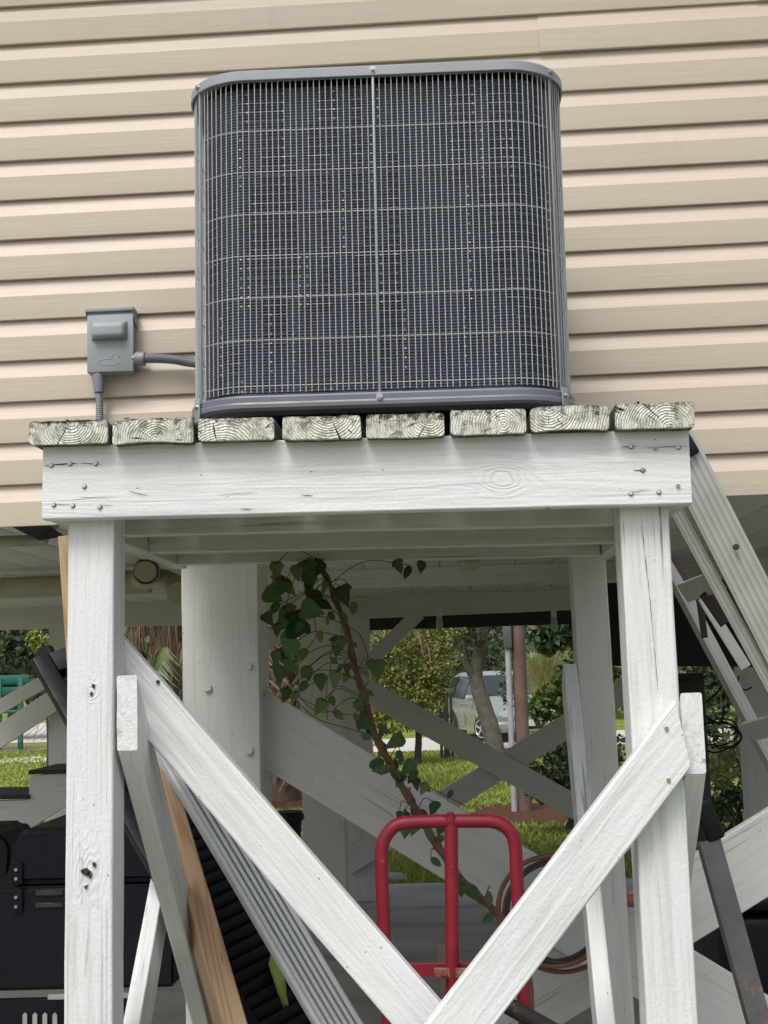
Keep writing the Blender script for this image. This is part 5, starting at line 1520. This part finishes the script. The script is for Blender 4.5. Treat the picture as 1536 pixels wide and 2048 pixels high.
# backdrop of trees, left and behind
bk = [
    ('dense_tree', 'dense dark tree filling the left gap beyond the road', -12.5, 64, 5.5, L_DARK, 5600, 0.24),
    ('dense_tree', 'broad dark tree far behind the palms', -6.5, 52, 4.6, L_DARK, 4200, 0.20),
    ('dense_tree', 'dark tree far behind the olive shrub', -1.0, 50, 4.2, L_MID, 4200, 0.17),
    ('dense_tree', 'tall dark tree far behind the parked car', 3.2, 47, 4.0, L_DARK, 4200, 0.16),
    ('dense_tree', 'mid green tree far behind the pampas grass', 6.6, 44, 4.0, L_MID, 4200, 0.16),
    ('dense_tree', 'dark tree far behind the black sheet', 11.5, 44, 4.4, L_DARK, 3600, 0.18),
    ('dense_tree', 'far dark tree at the right edge behind ladder', 17.0, 48, 5.2, L_DARK, 3000, 0.22)]
for i, (nm, lab, x, y, h, lm, n, s) in enumerate(bk):
    bl = [(x, y, h*0.62, 2.6, 2.0, h*0.40), (x-2.0, y+0.4, h*0.45, 1.9, 1.5, h*0.34), (x+2.0, y, h*0.48, 1.9, 1.5, h*0.36), (x-.8, y-1.2, h*0.28, 2.0, 1.2, h*0.26), (x+1.1, y-1.2, h*0.25, 2.0, 1.2, h*0.24), (x+.3, y, h*0.95, 2.0, 1.6, h*0.28)]
    tree(nm, lab, 'tree', (x, y, -0.06), bl, n, s, lm, trunk_r=0.22, seed=20+i, group='trees beyond the yard')
# trees nearer at the left gap
tree('dark_hedge_tree', 'dark bushy tree standing nearer in the left gap', 'tree', base_at(20, 40), [B(20, 1330, 40, 90, 80), B(-60, 1340, 40, 80, 90), B(110, 1330, 41, 70, 80), B(40, 1250, 41, 110, 60)], 5200, 0.13, L_DARK, trunk_r=0.2, seed=40)
tree('yellow_shrub', 'bright yellow green leafy sprig above the black shutter', 'shrub', base_at(78, 14), [B(80, 1285, 14, 22, 26), B(68, 1272, 14, 16, 16), B(92, 1300, 14, 16, 18)], 420, 0.045, L_YEL, trunk_r=0.02, seed=41, limbs=False, aspect=0.3)
tree('fern_clump', 'dry fern clump in the gap beside the cables', 'shrub', base_at(1465, 12), [B(1465, 1490, 12, 26, 45), B(1440, 1530, 12, 28, 40), B(1500, 1540, 12.2, 30, 40)], 1500, 0.05, L_PALE, trunk_r=0.02, seed=42, limbs=False, aspect=0.12)
tree('garden_shrub', 'dark leafy shrub behind the right far pier', 'shrub', base_at(1450, 13), [B(1450, 1580, 13, 60, 80), B(1400, 1450, 14, 50, 60), B(1530, 1480, 14, 60, 70), B(1440, 1370, 15, 70, 45)], 4200, 0.045, L_DARK, trunk_r=0.04, seed=43)

# teal chairs / bins at the left road side
tl = thing('teal_bench', 'teal plastic bench by the road in the left gap', 'bench', base_at(30, 34))
YT = 34
for (y, h_) in ((1362, 9), (1385, 8)):
    a = P(-60, y, YT); b = P(58, y-3, YT)
    box('back_slat', (a.x, YT, a.z-h_*YT/FPX), (b.x, YT+0.05, a.z+h_*YT/FPX), TEAL, tl, 0.01)
a = P(-60, 1428, YT); b = P(52, 1400, YT)
box('seat', (a.x, YT-0.45, a.z), (b.x, YT, a.z+0.07), TEAL, tl, 0.02)
for x in (-50, 8, 50):
    q = P(x, 1400, YT); box('leg', (q.x-.06, YT-.4, -0.06), (q.x+.06, YT-.30, P(x, 1356, YT).z), TEAL, tl, 0.01)
# wire fence at the left
wf = thing('wire_fence', 'sagging wire mesh fence in front of the left road', 'fence', base_at(45, 20))
def fw(nm, p, r=0.005): tube(nm, p, r, WIREG, wf, 5)
for i in range(16):
    x = -30+i*14
    fw('wire', [P(x, 1482, 20), P(x+46, 1442, 20)]); 
    if i % 2 == 0: fw('wire', [P(x+40, 1484, 20), P(x+52, 1446, 20)])
for x in (-40, 140):
    q = P(x, 1440, 20); cyl('fence_post', (q.x, 20, -0.06), (q.x, 20, q.z+0.05), 0.025, WIREG, wf, 10)

# ------------------------------------------------------------------ parked minivan
car = thing('parked_minivan', 'pale green grey minivan parked nose out behind leaning tree', 'car', (1.3, 32.0, -0.05))
HD = R(13.5)
fwd = Vector((math.sin(HD), -math.cos(HD), 0))
fwheel = G(974, 1483, -0.05)
CM = Matrix.Identity(4)
CM.col[0][:3] = fwd; CM.col[1][:3] = Vector((0, 0, 1)).cross(fwd); CM.col[2][:3] = (0, 0, 0.93)
# local: x forward, y left, z up; front right wheel at (1.45,-0.80)
CM.col[3][:3] = fwheel - (CM.to_3x3() @ Vector((1.45, -0.86, 0)))
def cp_(name, me, mat, M=Matrix.Identity(4), parent=None): return put(name, me, mat, parent or car, CM @ M)
stations = [ # x, zbot, zbelt, ztop, half width bottom, belt, top
    (2.42, 0.42, 0.62, 0.66, 0.62, 0.66, 0.58), (2.34, 0.26, 0.68, 0.82, 0.80, 0.84, 0.72), (2.05, 0.22, 0.76, 0.93, 0.88, 0.92, 0.80), (1.55, 0.22, 0.84, 1.02, 0.91, 0.96, 0.84),
    (1.15, 0.22, 0.92, 1.10, 0.92, 0.97, 0.84), (0.85, 0.22, 0.97, 1.30, 0.92, 0.97, 0.78), (0.35, 0.22, 0.99, 1.62, 0.92, 0.97, 0.72), (0.0, 0.22, 1.00, 1.72, 0.92, 0.97, 0.71), (-0.9, 0.22, 1.02, 1.77, 0.92, 0.97, 0.72), (-1.9, 0.24, 1.04, 1.76, 0.92, 0.96, 0.70), (-2.35, 0.28, 1.04, 1.68, 0.90, 0.93, 0.66), (-2.50, 0.40, 0.98, 1.20, 0.84, 0.86, 0.66)]
V = []; F = []
for (x, zb, zm, zt, wb, wm, wt) in stations:
    zmid = (zb+zm)/2
    for s in (1,):
        ring = [(wb, zb), (wb+0.03, zmid-0.08), (wm+0.01, zmid+0.1), (wm, zm), ((wm+wt)/2+0.02, (zm+zt)/2), (wt, zt-0.05), (wt-0.12, zt), (0, zt+0.02)]
    full_ = [(y, z) for y, z in ring]+[(-y, z) for y, z in ring[-2::-1]]
    for (y, z) in full_: V.append((x, y, z))
m = len(V)//len(stations)
for i in range(len(stations)-1):
    for j in range(m-1): F.append((i*m+j, i*m+j+1, (i+1)*m+j+1, (i+1)*m+j))
    F.append((i*m+m-1, i*m, (i+1)*m, (i+1)*m+m-1))
F.append(tuple(range(m))); F.append(tuple(range(len(stations)*m-1, (len(stations)-1)*m-1, -1)))
body = cp_('body', auto_smooth(pyme(V, F), 38), CARP)
def quad(name, pts, mat, t=0.012):
    cen = sum((Vector(p) for p in pts), Vector())/len(pts)
    nrm_ = (Vector(pts[1])-Vector(pts[0])).cross(Vector(pts[2])-Vector(pts[0])).normalized()
    n = len(pts)
    V = [Vector(p) for p in pts]+[Vector(p)-nrm_*t for p in pts]
    return cp_(name, pyme(V, [tuple(range(n)), tuple(range(2*n-1, n-1, -1))]+[(i, n+i, n+(i+1) % n, (i+1) % n) for i in range(n)]), mat)
quad('windscreen', [(1.10, 0.70, 1.16), (0.36, 0.60, 1.66), (0.36, -0.60, 1.66), (1.10, -0.70, 1.16)][::-1], GLASS)
for s in (1, -1):
    sg = lambda p: [(x, s*y, z) for x, y, z in p]
    w1 = sg([(0.80, 0.955, 1.04), (-0.10, 0.965, 1.06), (-0.10, 0.775, 1.62), (0.32, 0.785, 1.56)])
    w2 = sg([(-0.18, 0.965, 1.06), (-1.15, 0.965, 1.08), (-1.15, 0.775, 1.66), (-0.18, 0.775, 1.64)])
    w3 = sg([(-1.25, 0.965, 1.08), (-2.15, 0.945, 1.10), (-2.05, 0.765, 1.62), (-1.25, 0.775, 1.66)])
    for w_ in (w1, w2, w3): quad('side_window', w_ if s < 0 else w_[::-1], GLASS, 0.012 if s < 0 else 0.012)
    for xd in (0.86, -0.14, -1.20):
        cp_('door_seam', box_me(0.012, 0.012, 0.66, 0, 1, (xd, s*0.968, 0.66)), HOLE)
    for xd in (0.0, -0.35):
        cp_('door_handle', box_me(0.16, 0.03, 0.035, 0.01, 2, (xd, s*0.975, 0.93)), CARP)
    cp_('headlight', box_me(0.20, 0.42, 0.17, 0.05, 3, (2.22, s*0.60, 0.70)), LAMPG, Matrix.Identity(4))
    mir = cp_('mirror', box_me(0.12, 0.20, 0.14, 0.04, 3, (0.75, s*1.07, 1.10)), CARP)
    for wx, steer in ((1.45, R(26)), (-1.45, 0)):
        Mw = Matrix.Translation((wx, s*0.84, 0.335)) @ Matrix.Rotation(steer if wx > 0 else 0, 4, 'Z') @ Matrix.Rotation(R(90), 4, 'X')
        well = cp_('wheel_arch', cyl_me(0.40, 0.30, 28), BLACKIN, Matrix.Translation((wx, s*0.83, 0.36)) @ Matrix.Rotation(R(90), 4, 'X'))
        tyre = cp_('wheel', cyl_me(0.335, 0.225, 36, None, True, 0.04), TYRE, Mw @ Matrix.Translation((0, 0, -s*0.055)))
        rimo = cp_('rim', cyl_me(0.225, 0.20, 30), m_simple('rim_recess', (0.05, 0.05, 0.05), 0.5) if False else BLACKIN, Mw @ Matrix.Translation((0, 0, -s*0.072)), tyre)
        for q in range(5):
            cp_('spoke', box_me(0.060, 0.195, 0.03, 0.008, 2, (0, 0.115, 0)), CHROME, Mw @ Matrix.Translation((0, 0, -s*0.180)) @ Matrix.Rotation(q*2*math.pi/5, 4, 'Z'), tyre)
        rg_ = [Vector((0.225*math.cos(a_), 0.225*math.sin(a_), 0)) for a_ in np.linspace(0, 2*np.pi, 37)[:-1]]
        Vt, Ft = tube_data(rg_, 0.018, 8, True); cp_('rim_lip', pyme(Vt, Ft, True), CHROME, Mw @ Matrix.Translation((0, 0, -s*0.172)), tyre)
cp_('bumper', box_me(0.16, 1.70, 0.20, 0.06, 3, (2.36, 0, 0.42)), CARP)
cp_('grille', box_me(0.06, 0.62, 0.14, 0.02, 2, (2.39, 0, 0.67)), BLACKP)
cp_('bumper_vent', box_me(0.05, 0.9, 0.08, 0.02, 2, (2.435, 0, 0.36)), BLACKP)
cp_('licence_plate', box_me(0.02, 0.32, 0.15, 0.005, 1, (2.45, 0, 0.47)), m_simple('blank_plate', (0.6, 0.6, 0.58), 0.5))
# second pale vehicle glimpsed to the right of the pole
